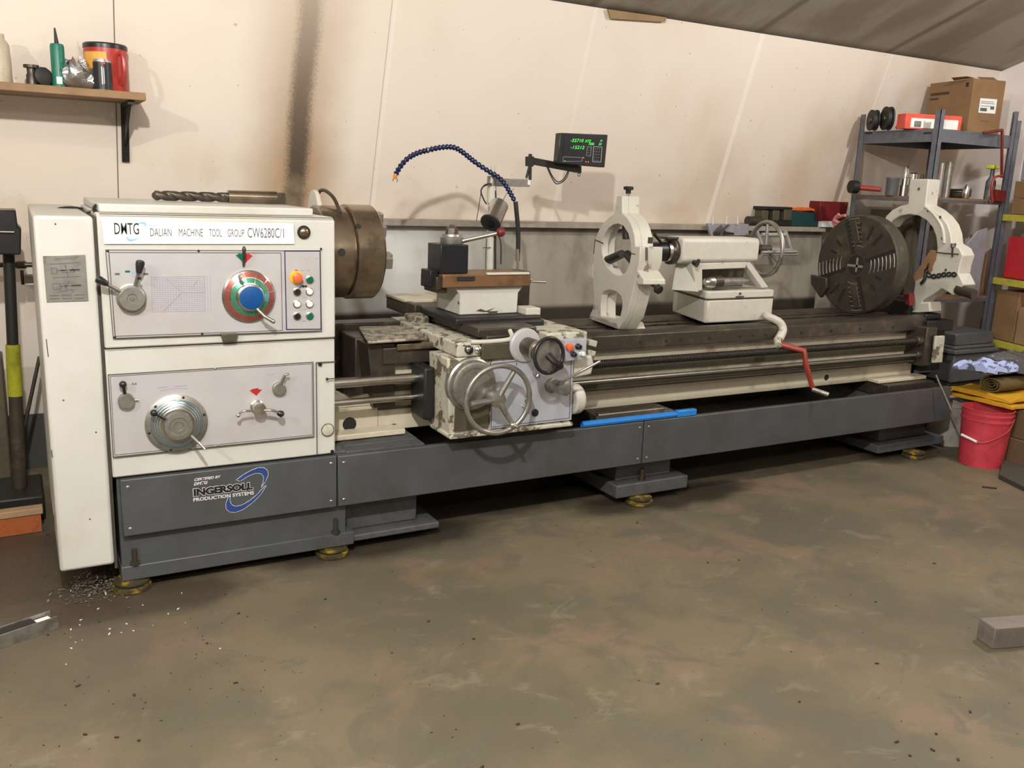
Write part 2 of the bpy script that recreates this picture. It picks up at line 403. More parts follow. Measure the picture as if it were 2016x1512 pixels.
# ================================================================== LATHE
L = thing('engine_lathe', 'long white and grey metal lathe with lettered nameplate across its headstock', 'lathe', (2.7, 3.95, 0))
F = 3.5
def plane_pts(px, Y): return [PY(x, y, Y) for x, y in px]
def stroke(g, pts, wd, th=.0012, closed=False, out=DN):
    pts = [V(p) for p in pts]
    if closed: pts = pts + [pts[0]]
    for a, b in zip(pts, pts[1:]):
        d = (b - a)
        if d.length < 1e-6: continue
        u = d.normalized(); g.obox((a + b) / 2 + out * th / 2, u, out, u.cross(out), d.length + wd * .8, th, wd)
    return g
def screw(p, r=.006, parent=None, mat='steel'):
    g = G(); g.sph(p, r, (1, .5, 1), 10); return g.add('screw', mat, parent)
# --- base
g = G(); g.box((.265, 3.525, .07), (1.17, 4.38, .47)); g.box((.262, 3.505, .045), (1.20, 4.42, .105))
ped = g.add('pedestal', 'grey_paint', L, .004)
for px in ((265, 1092), (661, 1040)):
    p = PY(px[0], px[1], 3.515); g = G(); g.cyl((p.x, 3.516, .105), (p.x, 3.516, .118), .02, n=6); g.cyl((p.x, 3.516, .1), (p.x, 3.516, .17), .010); g.add('anchor_bolt', 'steel_oily', ped)
def pedestal(x0, x1, fx0, fx1, zf=.115, yf=3.53):
    g = G(); g.box((x0, yf + .07, zf), (x1, 4.35, .47)); g.box((fx0, yf, .045), (fx1, 4.42, zf)); return g.add('pedestal', 'grey_cast', L, .006)
pedestal(1.19, 1.535, 1.19, 1.62, .075)
mp = pedestal(2.66, 3.02, 2.62, 3.09); g = G(); g.cyl((2.80, 3.56, .11), (2.80, 3.56, .18), .011); g.cyl((2.80, 3.56, .112), (2.80, 3.56, .126), .022, n=6); g.add('anchor_bolt', 'steel_oily', mp)
pedestal(4.74, 5.19, 4.66, 5.30, .10, 3.57)
for x in (.30, 1.11, 2.775, 4.97):
    g = G(); g.lathe((x, 3.54, 0), (0, 0, 1), [(0, .066), (.004, .072), (.018, .072), (.022, .064), (.026, .05), (.03, .066), (.038, .066), (.045, .03)]); g.add('leveling_pad', 'yellow_pad', L)
xs = [(.276, 1.119, .234, .462), (1.125, 2.735, .234, .459), (2.742, 5.188, .234, .459)]
covers = []
for i, (x0, x1, z0, z1) in enumerate(xs):
    g = G(); g.box((x0, 3.492, z0), (x1, 3.522, z1)); cv = g.add('base_cover', 'grey_paint', L, .004); covers.append(cv)
    for x in ((x0 + .025, x1 - .025) if i < 2 else (x0 + .025,)):
        for z in (z0 + .03, z1 - .03): screw((x, 3.491, z), .007, cv)
g = G(); g.box((1.17, 3.523, .44), (1.535, 4.35, .466)); g.add('base_top', 'grey_cast', L, .003)
g = G(); g.box((1.535, 3.524, .25), (5.18, 4.36, .262)); g.box((1.535, 4.35, .25), (5.18, 4.37, .47)); g.box((5.165, 3.524, .25), (5.18, 4.36, .46)); g.add('chip_tray', 'steel_oily', L)
g = G(); g.box((4.72, 3.60, .40), (5.16, 4.3, .474)); g.add('tail_foot', 'steel_oily', L, .003)
# --- left end cover
g = G(); g.box((.052, F, .125), (.240, 4.66, 1.443)); ec = g.add('end_cover', 'white_paint', L, .012, seg=3)
pl = plane_pts([(84, 504), (168, 501.5), (174, 592.5), (92, 595)], F)
g = G(); g.prism([p + V((0, -.001, 0)) for p in pl], (0, -.002, 0)); g.add('warning_plate', 'steel_grey', ec, .0008)
def on_plate(u, v):  # u,v 0..1 on the plate
    a = pl[0].lerp(pl[1], u); b = pl[3].lerp(pl[2], u); p = a.lerp(b, v); return V((p.x, F - .0032, p.z))
text('LUBRICATION SYSTEM', 'plate_text', 'text_grey', ec, on_plate(.27, .09), on_plate(.77, .085), .006, off=.0003)
g = G()
for r in ([(.17, .27), (.30, .27), (.30, .38), (.17, .38)], [(.18, .60), (.36, .60), (.36, .72), (.18, .72)]): stroke(g, [on_plate(*q) for q in r], .0018, .0004, True)
for a, b in (((.3, .32), (.85, .31)), ((.36, .66), (.86, .65)), ((.5, .2), (.55, .45)), ((.55, .56), (.5, .75)), ((.2, .47), (.85, .46)), ((.3, .78), (.62, .74)), ((.62, .74), (.66, .8)), ((.15, .18), (.85, .16)), ((.4, .36), (.7, .36)), ((.66, .27), (.72, .36))): stroke(g, [on_plate(*a), on_plate(*b)], .0022, .0004)
for a, b in (((.38, .305), (.5, .335)), ((.6, .3), (.84, .34)), ((.45, .62), (.5, .71)), ((.62, .63), (.84, .68))): g.prism([on_plate(a[0], a[1]), on_plate(b[0], a[1]), on_plate(b[0], b[1]), on_plate(a[0], b[1])], (0, -.0004, 0))
for k in range(14):
    for v in (.86, .93):
        if k % 5 != 4: stroke(g, [on_plate(.08 + k * .06, v), on_plate(.12 + k * .06, v)], .003, .0004)
g.add('plate_diagram', 'text_grey', ec)
g = G(); stroke(g, plane_pts([(91, 668), (93, 685), (95, 702)], F), .003, .001); stroke(g, plane_pts([(101, 886), (103, 900)], F), .003, .001); stroke(g, plane_pts([(106, 1014), (108, 1040)], F), .003, .001)
for q in ((109, 441), (125, 788), (189, 851), (177, 1022)): g.sph(PY(*q, F), .003)
g.add('paint_chip', 'seam_dark', ec)
# --- headstock
g = G(); sec = [(.0, 3.505), (.47, 3.505), (.47, 4.36)]
g.box((.252, 3.506, .470), (1.118, 4.36, .963)); hs = g.add('feed_gearbox', 'white_paint', L, .006)
g = G(); g.prism([(.252, 3.504, .967), (.252, 4.36, .967), (.252, 4.36, 1.455), (.252, 3.53, 1.455), (.252, 3.504, 1.44)], (.868, 0, 0)); hd = g.add('headstock', 'white_paint', L, .006)
g = G(); g.box((.262, 3.53, 1.456), (1.04, 4.32, 1.487)); g.add('top_lid', 'white_paint', hd, .006)
g = G(); stroke(g, [(.254, F, .965), (1.118, F, .965)], .0025, .0018); stroke(g, [(1.037, F, .865), (1.037, F, .472)], .0035, .0018); stroke(g, [(1.037, F, .868), (1.118, F, .868)], .0035, .0018)
stroke(g, [(.262, 3.502, 1.452), (1.11, 3.502, 1.452)], .003, .0018); g.box((.241, 3.52, .1), (.251, 4.3, 1.44)); g.add('seam', 'seam_dark', hd)
# ear casting and hand lever behind the chuck
g = G(); g.plate([(1.17, y, z) for y, z in arc(3.98, 1.43, .085, .125, 0, 180, 16)], [], (.02, 0, 0)); g.add('chuck_guard', 'white_cast', hd, .003)
g = G(); g.tube([(1.19, 4.08, 1.44), (1.21, 4.0, 1.55), (1.23, 3.88, 1.53), (1.24, 3.80, 1.46)], .008); g.add('guard_rod', 'steel_oily', hd)
g = G(); g.sph(PY(195, 412, 3.62), .024, (1, 1, .9)); g.cyl(PY(195, 414, 3.62), PY(170, 418, 3.9), .006); g.sph(PY(140, 413, 4.2), .03, (2, 1, .5)); g.add('lid_handle', 'black_plastic', L)
# name plate
g = G(); g.prism([p for p in plane_pts([(200, 431), (577, 440.5), (579.5, 480.5), (205, 480.5)], F)], (0, -.003, 0)); npq = g.add('name_plate', 'name_white', hd, .001)
T = F - .0032
def tx(s, x0, x1, yb, h, mat='text_grey', Yp=T, par=None, **k):
    z = h / 557 * 1.0
    return text(s, 'lettering', mat, par or hd, PY(x0, yb, Yp), PY(x1, yb + k.pop('dy', 0), Yp), z, **k)
tx('DMTG', 225.5, 274, 461.5, 23, 'text_black', bold=.006, dy=.3)
# emblem swoosh
def crescent(cx, cy, a, b, tilt, a0, a1, thick, Yp, mat, grow=0, par=None, nm='emblem'):
    o = arc(cx, cy, a + grow, b + grow, a0, a1, 26, tilt); i = []
    ct, st = math.cos(math.radians(tilt)), math.sin(math.radians(tilt))
    for k in range(27):
        f = k / 26; aa = math.radians(a0 + (a1 - a0) * f); t = thick * math.sin(math.pi * f) ** .8 + grow * 2 * (1 if 0 < f < 1 else .6)
        rx, ry = a + grow - t, b + grow - t * .8; x, y = rx * math.cos(aa), ry * math.sin(aa); i.append((cx + x * ct - y * st, cy + x * st + y * ct))
    g = G(); g.plate([PY(x, y, Yp) for x, y in o + i[::-1]], [], (0, -.0004, 0)); return g.add(nm, mat, par or hd)
for pp_ in ([(262, 443), (267, 440.5), (273, 438.3), (280, 437), (285.5, 437.6), (288.2, 441), (287.2, 447), (285.3, 447), (285.2, 443.3), (282.5, 441), (277, 440.4), (270, 441.6)],
            [(248.6, 466), (249.3, 470.5), (252.8, 474.6), (259, 475.4), (267, 472.8), (276, 466.5), (267, 470), (260, 471.3), (254.5, 470.3), (250.8, 466.4)]):
    g = G(); g.plate(plane_pts(pp_, T), [], (0, -.0004, 0)); g.add('emblem', 'blue_light', hd)
for s, x0, x1 in (('DALIAN', 296, 338), ('MACHINE', 352.5, 399.5), ('TOOL', 412, 437), ('GROUP', 448, 481)): tx(s, x0, x1, 465 + (x0 - 296) * .008, 16, 'text_grey', dy=.2)
tx('CW6280C/1', 487.5, 559, 468, 21, 'text_grey', dy=.6)
g = G(); c = PY(598, 457, F); g.lathe(c, DN, [(0, .026), (.004, .026), (.007, .023)]); rb = g.add('sight_glass_ring', 'black_iron', hd)
g = G(); g.sph(c + DN * .004, .019, (1, .6, 1)); g.add('sight_glass', 'chuck_steel', hd)
# upper control panel
UP = [(208, 492), (630, 494), (633, 651), (223, 666)]
g = G(); g.prism(plane_pts(UP, F), (0, -.006, 0)); up = g.add('control_panel', 'panel_alu', L, .001)
T1 = F - .0062
g = G(); stroke(g, plane_pts(UP, T1), .0025, .001, True); stroke(g, plane_pts([(214, 497), (553, 498), (556, 650.5), (227, 662)], T1), .002, .001, True); stroke(g, plane_pts([(215, 500), (226, 660)], T1), .0015, .001); g.add('panel_outline', 'seam_dark', up)
g = G(); stroke(g, plane_pts([(560.5, 494), (630, 494), (632, 648), (564, 648.5)], T1), .004, .001, True); g.add('button_panel_outline', 'blue_dark_line', up)
for q in ((212, 494), (391, 494), (632, 490), (398, 657), (226, 664)): screw(PY(*q, T1), .005, up, 'black_iron')
g = G()
def chart(u, v):
    a = PY(298, 545.5, T1).lerp(PY(403, 544, T1), u); b = PY(300, 614, T1).lerp(PY(404, 612, T1), u); return a.lerp(b, v)
stroke(g, [chart(0, 0), chart(1, 0), chart(1, 1), chart(0, 1)], .0016, .0006, True)
for k in range(1, 18): stroke(g, [chart(0, k / 18), chart(1, k / 18)], .0008, .0006)
for k in range(1, 20): stroke(g, [chart(k / 20, 0), chart(k / 20, 1)], .0005, .0006)
for a, b in (((.24, 0), (.54, .42)), ((.54, .48), (.2, 1)), ((.56, .45), (1, .46)), ((.78, .3), (.86, .1))): stroke(g, [chart(*a), chart(*b)], .0022, .0008)
stroke(g, [PY(408, 544, T1), PY(410, 613, T1)], .001, .0006); stroke(g, [PY(414, 544, T1), PY(415, 612, T1)], .001, .0006)
g.add('speed_chart', 'line_mauve', up)
for q, m in (((231, 539.5), 'text_grey'), ((251, 534.5), 'green_plastic'), ((264.5, 535.5), 'blue_light'), ((287, 539.5), 'text_grey')):
    c = PY(*q, T1); g = G(); g.box((c.x - .008, T1 - .0006, c.z - .0035), (c.x + .008, T1, c.z + .0035)); g.add('position_mark', m, up)
g = G(); g.prism(plane_pts([(433, 656), (467, 655), (463, 671), (438, 673)], F - .001), (0, -.02, 0)); g.add('oil_drain_block', 'olive_steel', hd, .003)
# feed direction levers
c = PY(258, 586, F); g = G(); g.lathe(c, DN, [(0, .052), (.01, .052), (.012, .047), (.034, .047), (.038, .042), (.038, .018), (.034, .016), (.034, .008), (.037, .006)]); hub = g.add('lever_hub', 'steel_grey', L)
def rodlever(par, a, b, ca, cb, kr, Ya=F - .025, Yb=F - .05, r=.0065, km='black_plastic'):
    A, B = PY(*a, Ya), PY(*b, Yb); g = G(); g.cyl(A, B, r * 1.15, r); lv = g.add('lever_arm', 'steel_grey', par)
    C, D = PY(*ca, Yb), PY(*cb, Yb); d = (D - C); n_ = d.length
    g = G(); g.lathe(C, d, [(0, kr * .55), (n_ * .25, kr * .75), (n_ * .7, kr), (n_ * .92, kr * .9), (n_, kr * .45)], 16); g.add('lever_knob', km, par); return lv
rodlever(hub, (243, 577), (210, 560), (213, 560), (189, 548), .015)
rodlever(hub, (266, 566), (273, 536), (273, 538), (277, 512), .016)
g = G(); g.cyl(PY(272, 548, F - .045), PY(276, 548, F - .06), .005); g.add('lever_pin', 'black_iron', hub)
# speed dial: stepped cone with red and green printed rings
dc = PY(489, 583, F); dq = PY(491, 585.5, F - .045); g = G()
R1 = .102
g.lathe(dc, DN, [(0, R1), (.012, R1), (.016, R1 - .004), (.038, .048), (.038, .040)], 64); dial = g.add('speed_dial', 'spun_steel', L)
def cone_seg(r0, r1, a0, a1, mat, nm):
    def pt(r, a):
        t = .016 + (R1 - .004 - r) / (R1 - .052) * .022 + .0008
        return dc + V((r * math.sin(math.radians(a)), -t, r * math.cos(math.radians(a))))
    g = G(); n_ = 6; A = [g.b.verts.new(pt(r0, a0 + (a1 - a0) * k / n_)) for k in range(n_ + 1)]; B = [g.b.verts.new(pt(r1, a0 + (a1 - a0) * k / n_)) for k in range(n_ + 1)]
    A2 = [g.b.verts.new(v.co + V((0, .0012, 0))) for v in A]; B2 = [g.b.verts.new(v.co + V((0, .0012, 0))) for v in B]
    for k in range(n_): g.face((A[k], A[k + 1], B[k + 1], B[k])); g.face((A2[k], B2[k], B2[k + 1], A2[k + 1])); g.face((A[k], A2[k], A2[k + 1], A[k + 1])); g.face((B[k], B[k + 1], B2[k + 1], B2[k]))
    g.face((A[0], B[0], B2[0], A2[0])); g.face((A[-1], A2[-1], B2[-1], B[-1])); return g.add(nm, mat, dial)
for k in range(12):
    if k in (10, 11): continue
    cone_seg(.094, .077, k * 30 + 1.0, k * 30 + 28.6, 'dial_red', 'dial_scale_red') if False else None
simple('dial_red', (.46, .13, .10), .28, .65); simple('dial_green', (.10, .36, .22), .28, .65); simple('dial_teal', (.15, .50, .50), .25, .6); simple('can_red', (.42, .04, .03), .35)
for k in range(12):
    a = k * 30 - 12
    cone_seg(.095, .077, a + .8, a + 29.2, 'dial_red', 'dial_scale')
    cone_seg(.073, .055, a + .8, a + 29.2, 'dial_teal' if k == 3 else 'dial_green', 'dial_scale')
g = G(); g.lathe(dc + DN * .024, DN, [(0, .054), (.02, .050), (.028, .050), (.03, .047)], 40); hb = g.add('dial_hub', 'steel', dial)
g = G(); g.lathe(dc + DN * .0535, DN, [(0, .0455), (.003, .0455), (.004, .043)], 40); g.add('dial_face', 'blue_enamel', dial)
g = G(); g.tube([PY(479.5, 524, F - .012), PY(480, 512, F - .03), PY(480.5, 498, F - .04)], .005, rfun=lambda t: .004 + .004 * t); g.sph(PY(480.5, 492, F - .042), .0085, (.9, .9, 1.7)); g.add('dial_pointer', 'steel_oily', dial)
g = G(); g.cyl(PY(505, 607, F - .05), PY(523, 625, F - .07), .0055); g.cyl(PY(521, 623, F - .069), PY(536, 632, F - .075), .008); g.sph(PY(538, 633, F - .075), .009); g.add('dial_lever', 'steel', dial)
g = G(); g.tube([PY(480, 558, F - .055), PY(473, 550, F - .055), PY(471, 543, F - .055), (PY(475, 538, F - .055))], .0045); g.add('dial_hook', 'steel_grey', dial)
g = G(); g.plate(plane_pts([(464, 503), (471, 499), (479, 500), (479, 519), (474, 512)], T1), [], (0, -.001, 0)); g.add('green_arrow', 'green_plastic', up)
g = G(); g.plate(plane_pts([(480, 500), (490, 499), (497, 504), (481, 520)], T1), [], (0, -.001, 0)); g.add('red_arrow', 'red_paint', up)
# push buttons
def button(q, r, mat, h=.012, par=None, Yp=T1, ring='steel'):
    c = PY(*q, Yp); par = par or up
    g = G(); g.lathe(c, DN, [(0, r * 1.3), (h * .35, r * 1.3), (h * .45, r * 1.1)], 20); g.add('button_bezel', ring, par)
    g = G(); g.lathe(c, DN, [(0, r), (h * .8, r), (h, r * .8)], 20); g.add('push_button', mat, par)
c = PY(583, 546, T1); g = G(); g.lathe(c, DN, [(0, .026), (.004, .026), (.005, .02)]); g.add('stop_collar', 'yellow_plastic', up)
g = G(); g.lathe(c, DN, [(.004, .012), (.016, .012), (.02, .02), (.03, .019), (.034, .012)]); g.add('stop_button', 'orange_red', up)
button((609.5, 550.5), .0125, 'green_plastic'); button((584.5, 574.5), .0125, 'black_plastic'); button((609, 574), .0125, 'white_plastic')
button((584.5, 598.5), .0125, 'white_plastic'); button((609, 598.5), .0125, 'white_plastic'); button((584.5, 622.5), .0125, 'black_plastic'); button((609.5, 622), .0125, 'green_plastic')
g = G(); stroke(g, plane_pts([(590, 567), (594, 563.5), (604, 563.5)], T1), .003, .001); c = PY(597, 563.5, T1); g.cyl(c, c + DN * .002, .005); c = PY(602, 563.5, T1); g.cyl(c, c + DN * .002, .004)
c = PY(583.5, 533, T1); g.add('jog_mark', 'text_black', up); g = G(); g.plate(plane_pts([(583, 530.5), (588, 533.5), (583.5, 537), (579, 533.5)], T1), [], (0, -.001, 0)); g.add('stop_mark', 'red_paint', up)
g = G()
for q in ((593, 532, 6), (603, 532, 4), (608, 533, 2), (600, 511, 3), (621, 509, 4), (596, 585, 7), (595, 609, 8), (596, 632, 6)): stroke(g, plane_pts([(q[0], q[1]), (q[0] + q[2], q[1])], T1), .0025, .0006)
g.add('panel_marks', 'line_mauve', up)
# lower panel
LP = [(213, 738), (616, 713), (618, 859), (223, 900)]
g = G(); g.prism(plane_pts(LP, F), (0, -.004, 0)); lp = g.add('feed_panel', 'panel_alu', L, .001); T2 = F - .0042
g = G(); stroke(g, plane_pts(LP, T2), .003, .001, True); stroke(g, plane_pts([(217, 741), (614, 716), (615.5, 856), (226, 896)], T2), .0015, .001, True); g.add('panel_outline', 'seam_dark', lp)
for q in ((424, 726), (430, 877)): screw(PY(*q, T2), .005, lp, 'steel_grey')
c = PY(248, 788, T2); g = G(); g.lathe(c, DN, [(0, .029), (.02, .029), (.025, .025)]); h1 = g.add('selector_knob', 'steel_grey', L)
g = G(); g.cyl(PY(246, 776, F - .02), PY(243, 760, F - .03), .006); g.sph(PY(242, 757, F - .032), .0135); g.add('selector_ball', 'black_plastic', h1)
g = G(); g.cyl(PY(258, 788, F - .015), PY(273, 787, F - .015), .0025); g.add('selector_pointer', 'steel', h1)
tx('AA', 259, 270, 758, 5, 'text_black', Yp=T2, par=lp, dy=-.5)
g = G()
for k in range(9): stroke(g, plane_pts([(316 + k * 6.2, 769 - k * .5 - 2 * math.sin(k / 8 * 3.1)), (320 + k * 6.2, 768.6 - k * .5 - 2 * math.sin(k / 8 * 3.1))], T2), .003, .0006)
for k in range(9):
    if k not in (3, 4): stroke(g, plane_pts([(312 + k * 6.4, 763 - k * .5), (316 + k * 6.4, 762.7 - k * .5)], T2), .004, .0006)
stroke(g, plane_pts([(526, 738), (541, 736.5)], T2), .003, .0006)
g.add('panel_marks', 'line_mauve', lp)
bc = PY(347, 832, F); g = G()
g.lathe(bc, DN, [(0, .114), (.012, .114), (.016, .108), (.020, .094), (.042, .056), (.042, .04)], 64); d2 = g.add('feed_dial', 'spun_steel', L)
g = G(); g.lathe(bc + DN * .0165, DN, [(-.004, .1145), (0, .108), (.0045, .0945)], 64, False); g.add('dial_rim', 'steel_grey', d2)
for k, mt in enumerate(('ring_teal', 'ring_pink', 'ring_cyan', 'ring_gold')):
    simple(mt, [(.26, .48, .54), (.52, .42, .44), (.34, .54, .60), (.52, .46, .38)][k], .25, .8)
    r = .090 - k * .0085; t = .020 + (.094 - r) / .038 * .022
    g = G(); g.lathe(bc, DN, [(t - .0005, r + .0035), (t + .0012, r + .003), (t + .0035, r - .0015), (t + .001, r - .003)], 64, False); g.add('dial_ring', mt, d2)
g = G(); g.lathe(bc + DN * .04, DN, [(0, .055), (.018, .052), (.024, .05), (.025, .035), (.022, .033), (.022, .018), (.018, .016), (.018, .006)], 48); g.add('dial_hub', 'steel_grey', d2)
for k in range(6):
    a = math.radians(k * 60 + 15); screw(bc + V((.104 * math.sin(a), -.018, .104 * math.cos(a))), .0055, d2, 'text_black')
g = G(); g.cyl(PY(325, 825, F - .055), PY(306, 815, F - .06), .005); g.sph(PY(303, 813, F - .06), .0135); g.add('dial_knob', 'black_plastic', d2)
g = G(); g.cyl(PY(377, 858, F - .06), PY(392, 872, F - .09), .0055); g.cyl(PY(392, 872, F - .09), PY(404, 885, F - .11), .007, .004); g.add('dial_lever', 'steel', d2)
g = G(); g.plate(plane_pts([(491.5, 769), (498, 765.5), (508, 764), (509.5, 767), (515.5, 767), (504.5, 779)], T2), [], (0, -.001, 0)); g.add('red_arrow', 'red_paint', lp)
c = PY(505, 799, F); g = G(); g.lathe(c, DN, [(0, .027), (.012, .027), (.016, .022), (.045, .02), (.05, .024), (.06, .024), (.063, .012)]); h2 = g.add('feed_lever_hub', 'steel', L)
g = G(); g.tube([PY(497, 809, F - .055), PY(484, 809, F - .06), (PY(475, 811, F - .06)), PY(469, 818, F - .06)], .005); g.sph(PY(469, 818, F - .06), .008); g.add('lever_arm', 'steel', h2)
g = G(); g.tube([PY(515, 808, F - .055), PY(530, 807.5, F - .06), PY(543, 810, F - .06), PY(548, 813, F - .06)], .006); g.add('lever_arm', 'steel', h2)
g = G(); g.lathe(PY(546, 812, F - .06), PY(561, 818, F - .06) - PY(546, 812, F - .06), [(0, .007), (.008, .012), (.02, .014), (.027, .008)], 16); g.add('lever_knob', 'black_plastic', h2)
c = PY(548, 764, F); g = G(); g.lathe(c, DN, [(0, .027), (.02, .027), (.024, .023)]); h3 = g.add('clutch_hub', 'steel_grey', L)
g = G(); g.tube([PY(553, 756, F - .02), PY(558, 745, F - .03), PY(562, 738, F - .035), PY(569, 736, F - .035)], .006, rfun=lambda t: .007 - .002 * t); g.add('clutch_lever', 'steel_grey', h3)
c = PY(645, 846, F); g = G(); g.lathe(c, DN, [(0, .026), (.002, .026), (.003, .024)]); g.add('access_plug', 'white_worn', L)
g = G(); g.torus(c + DN * .002, DN, .026, .0018, 32, 6); g.add('plug_ring', 'seam_dark', L)
for q in ((630, 717), (654, 889)): c = PY(*q, F); g = G(); g.cyl(c, c + DN * .003, .008); g.add('cap_screw', 'text_black', L)
g = G(); c = PY(645, 745, F); g.cyl(c + V((-.01, -.01, 0)), c + V((.06, -.01, 0)), .002); g.sph(c + V((-.005, -.01, 0)), .006); g.add('pull_rod', 'black_iron', L)
# maker's sticker on the base cover
Yc = 3.4915; cv = covers[0]
def sk(s, x0, y0, x1, y1, h, mat, off, **k): return text(s, 'sticker_lettering', mat, cv, PY(x0, y0, Yc), PY(x1, y1, Yc), h / 505, off=off, **k)
def zp(pts): return [PY(360 + x / 10.08, 910 + y / 10.08, Yc) for x, y in pts]
for pp_ in ([(1060, 355), (1200, 250), (1370, 155), (1500, 108), (1610, 112), (1678, 165), (1690, 250), (1640, 370), (1560, 490), (1590, 415), (1610, 330), (1598, 262), (1540, 217), (1440, 215), (1300, 268), (1140, 368)],
            [(905, 690), (856, 820), (862, 925), (930, 983), (1050, 990), (1200, 930), (1380, 800), (1540, 640), (1660, 450), (1560, 545), (1480, 640), (1330, 760), (1180, 850), (1040, 880), (962, 842), (930, 765), (933, 690)]):
    g = G(); stroke(g, zp(pp_), .0036, .0006, True); g.add('sticker_outline', 'logo_white', cv)
    g = G(); g.plate([p + V((0, -.0002, 0)) for p in zp(pp_)], [], (0, -.0006, 0)); g.add('sticker_swoosh', 'logo_blue', cv)
sk('CERTIFIED BY', 382.5, 947, 435, 940.5, 5.5, 'logo_white', .0014, shear=.3, bold=.03)
sk('DMTG', 381.5, 956, 409, 952.5, 6.5, 'logo_white', .0014, shear=.3, bold=.04)
sk('INGERSOLL', 380.0, 978.4, 499, 964.2, 18, 'logo_white', .0012, bold=.09)
sk('INGERSOLL', 381.2, 977.2, 498, 963.2, 15.8, 'text_black', .0017, bold=.055)
sk('PRODUCTION SYSTEMS', 380.5, 987.5, 500, 973.2, 7.5, 'logo_white', .0014, bold=.03)
# --- chuck on the spindle
CY, CZ = 3.90, 1.286
g = G(); g.lathe((1.12, CY, CZ), (1, 0, 0), [(-.05, .13), (.03, .13), (.03, .198), (.036, .204), (.15, .204), (.153, .190), (.163, .190), (.166, .206), (.17, .211), (.285, .211), (.294, .203), (.294, .05)], 72)
ck = g.add('chuck', 'chuck_steel', L, label='brown-stained round steel chuck')
for px in ((672, 497), (710, 436), (735, 529)):
    c = PY(*px, 3.70); d = V((0, c.y - CY, c.z - CZ)).normalized(); c = V((c.x, CY, CZ)) + d * .2035; r_ = .2035 if px[0] < 690 else .2105
    c = V((c.x, CY, CZ)) + d * r_
    if px[0] == 735: continue
    g = G(); g.cyl(c - d * .01, c + d * .0015, .017 if px[0] < 690 else .013, n=20); g.add('key_socket', 'cavity_shade', ck)
for a in (0, 90, 180, 270):
    d = V((0, -math.cos(math.radians(a + 12)), -math.sin(math.radians(a + 12)))); t = d.cross(V((1, 0, 0)))
    g = G(); g.obox(V((1.414, CY, CZ)) + d * .145 + V((.018, 0, 0)), (1, 0, 0), d, t, .045, .075, .05); g.obox(V((1.414, CY, CZ)) + d * .10 + V((.028, 0, 0)), (1, 0, 0), d, t, .065, .05, .05)
    g.obox(V((1.414, CY, CZ)) + d * .125, (1, 0, 0), d, t, .008, .14, .07); g.add('chuck_jaw', 'steel_grey', ck, .003)
g = G(); g.torus((1.414, CY, CZ), (1, 0, 0), .1, .0015); g.add('face_groove', 'seam_dark', ck)
# --- bed
g = G()
g.box((1.40, 3.75, .475), (5.15, 3.80, .80)); g.box((1.40, 4.08, .475), (5.15, 4.13, .80)); g.box((1.12, 3.75, .475), (1.40, 4.13, .60)); g.box((1.12, 3.75, .475), (1.20, 3.79, .74))
g.prism([(1.12, 3.749, .60), (1.40, 3.749, .60), (1.40, 3.749, .66), (1.27, 3.749, .64), (1.19, 3.749, .69), (1.15, 3.749, .80), (1.12, 3.749, .80)], (0, .03, 0))
g.box((1.40, 3.80, .475), (5.15, 4.08, .50))
for k in range(9): g.box((1.45 + k * .46, 3.8, .5), (1.51 + k * .46, 4.08, .76))
g.box((1.14, 3.66, .474), (1.50, 3.75, .50)); g.box((4.70, 3.66, .476), (5.16, 3.75, .50)); g.box((5.11, 3.75, .475), (5.15, 4.13, .80))
bed = g.add('bed', 'bed_paint', L, .005)
g = G(); g.box((1.40, 3.744, .66), (5.14, 3.752, .715)); g.box((1.40, 3.744, .575), (5.14, 3.752, .632)); g.add('bed_shade_band', 'olive_steel', bed)  # raised olive strips paint the shaded bands behind the rods
g = G()
for y0, y1, yc_ in ((3.69, 3.82, 3.735), (4.06, 4.19, 4.14)):
    g.prism([(1.40, y0, .80), (1.40, y1, .80), (1.40, y1, .878), (1.40, yc_ + .035, .878), (1.40, yc_ + .015, .893), (1.40, yc_ - .015, .893), (1.40, y0, .872)], (3.72, 0, 0))
g.prism([(1.40, 3.86, .80), (1.40, 3.92, .80), (1.40, 3.92, .872), (1.40, 3.86, .872)], (3.72, 0, 0)); g.prism([(1.40, 3.98, .80), (1.40, 4.03, .80), (1.40, 4.03, .872), (1.40, 3.98, .872)], (3.72, 0, 0))
g.box((1.40, 3.80, .775), (5.12, 4.08, .801)); ways = g.add('guide_ways', 'steel_oily', L, .003)
g = G()
for x in (2.83, 3.0, 3.1, 3.3, 3.52, 3.62, 3.72, 4.0, 4.25, 4.5, 4.8):
    g.cyl((x, 3.695, .83), (x, 3.687, .83), .008, n=12)
g.add('bolt_hole', 'cavity_shade', ways)
g = G(); g.box((1.42, 3.735, .778), (5.12, 3.76, .80)); g.add('gear_rack', 'steel_grey', ways)
# gap fillers near the chuck
g = G(); g.box((1.32, 3.84, .60), (1.62, 4.06, .90)); g.box((1.20, 4.08, .60), (2.0, 4.20, .93)); g.add('gap_block', 'steel_oily', L, .006)
g = G(); g.prism([PZ(706, 648, .905), PZ(822, 645, .905), PZ(834, 671, .905), PZ(724, 678, .905)], (0, 0, .014)); g.add('gap_cover', 'gap_worn', L, .006)
g = G(); a = PZ(812, 640, .92); g.box((a.x, a.y, .90), (a.x + .09, a.y + .11, .965)); g.add('gap_stop', 'gap_worn', L, .008)
g = G(); a = PY(782, 690, 3.675); g.box((a.x, 3.672, a.z), (1.66, 3.70, .893)); g.add('gap_way', 'chuck_steel', L, .003)
g = G(); g.prism([(1.36, 3.70, .60), (1.46, 3.70, .60), (1.46, 3.70, .895), (1.33, 3.70, .895)], (0, .14, 0)); g.add('gap_end', 'steel_oily', L, .004)
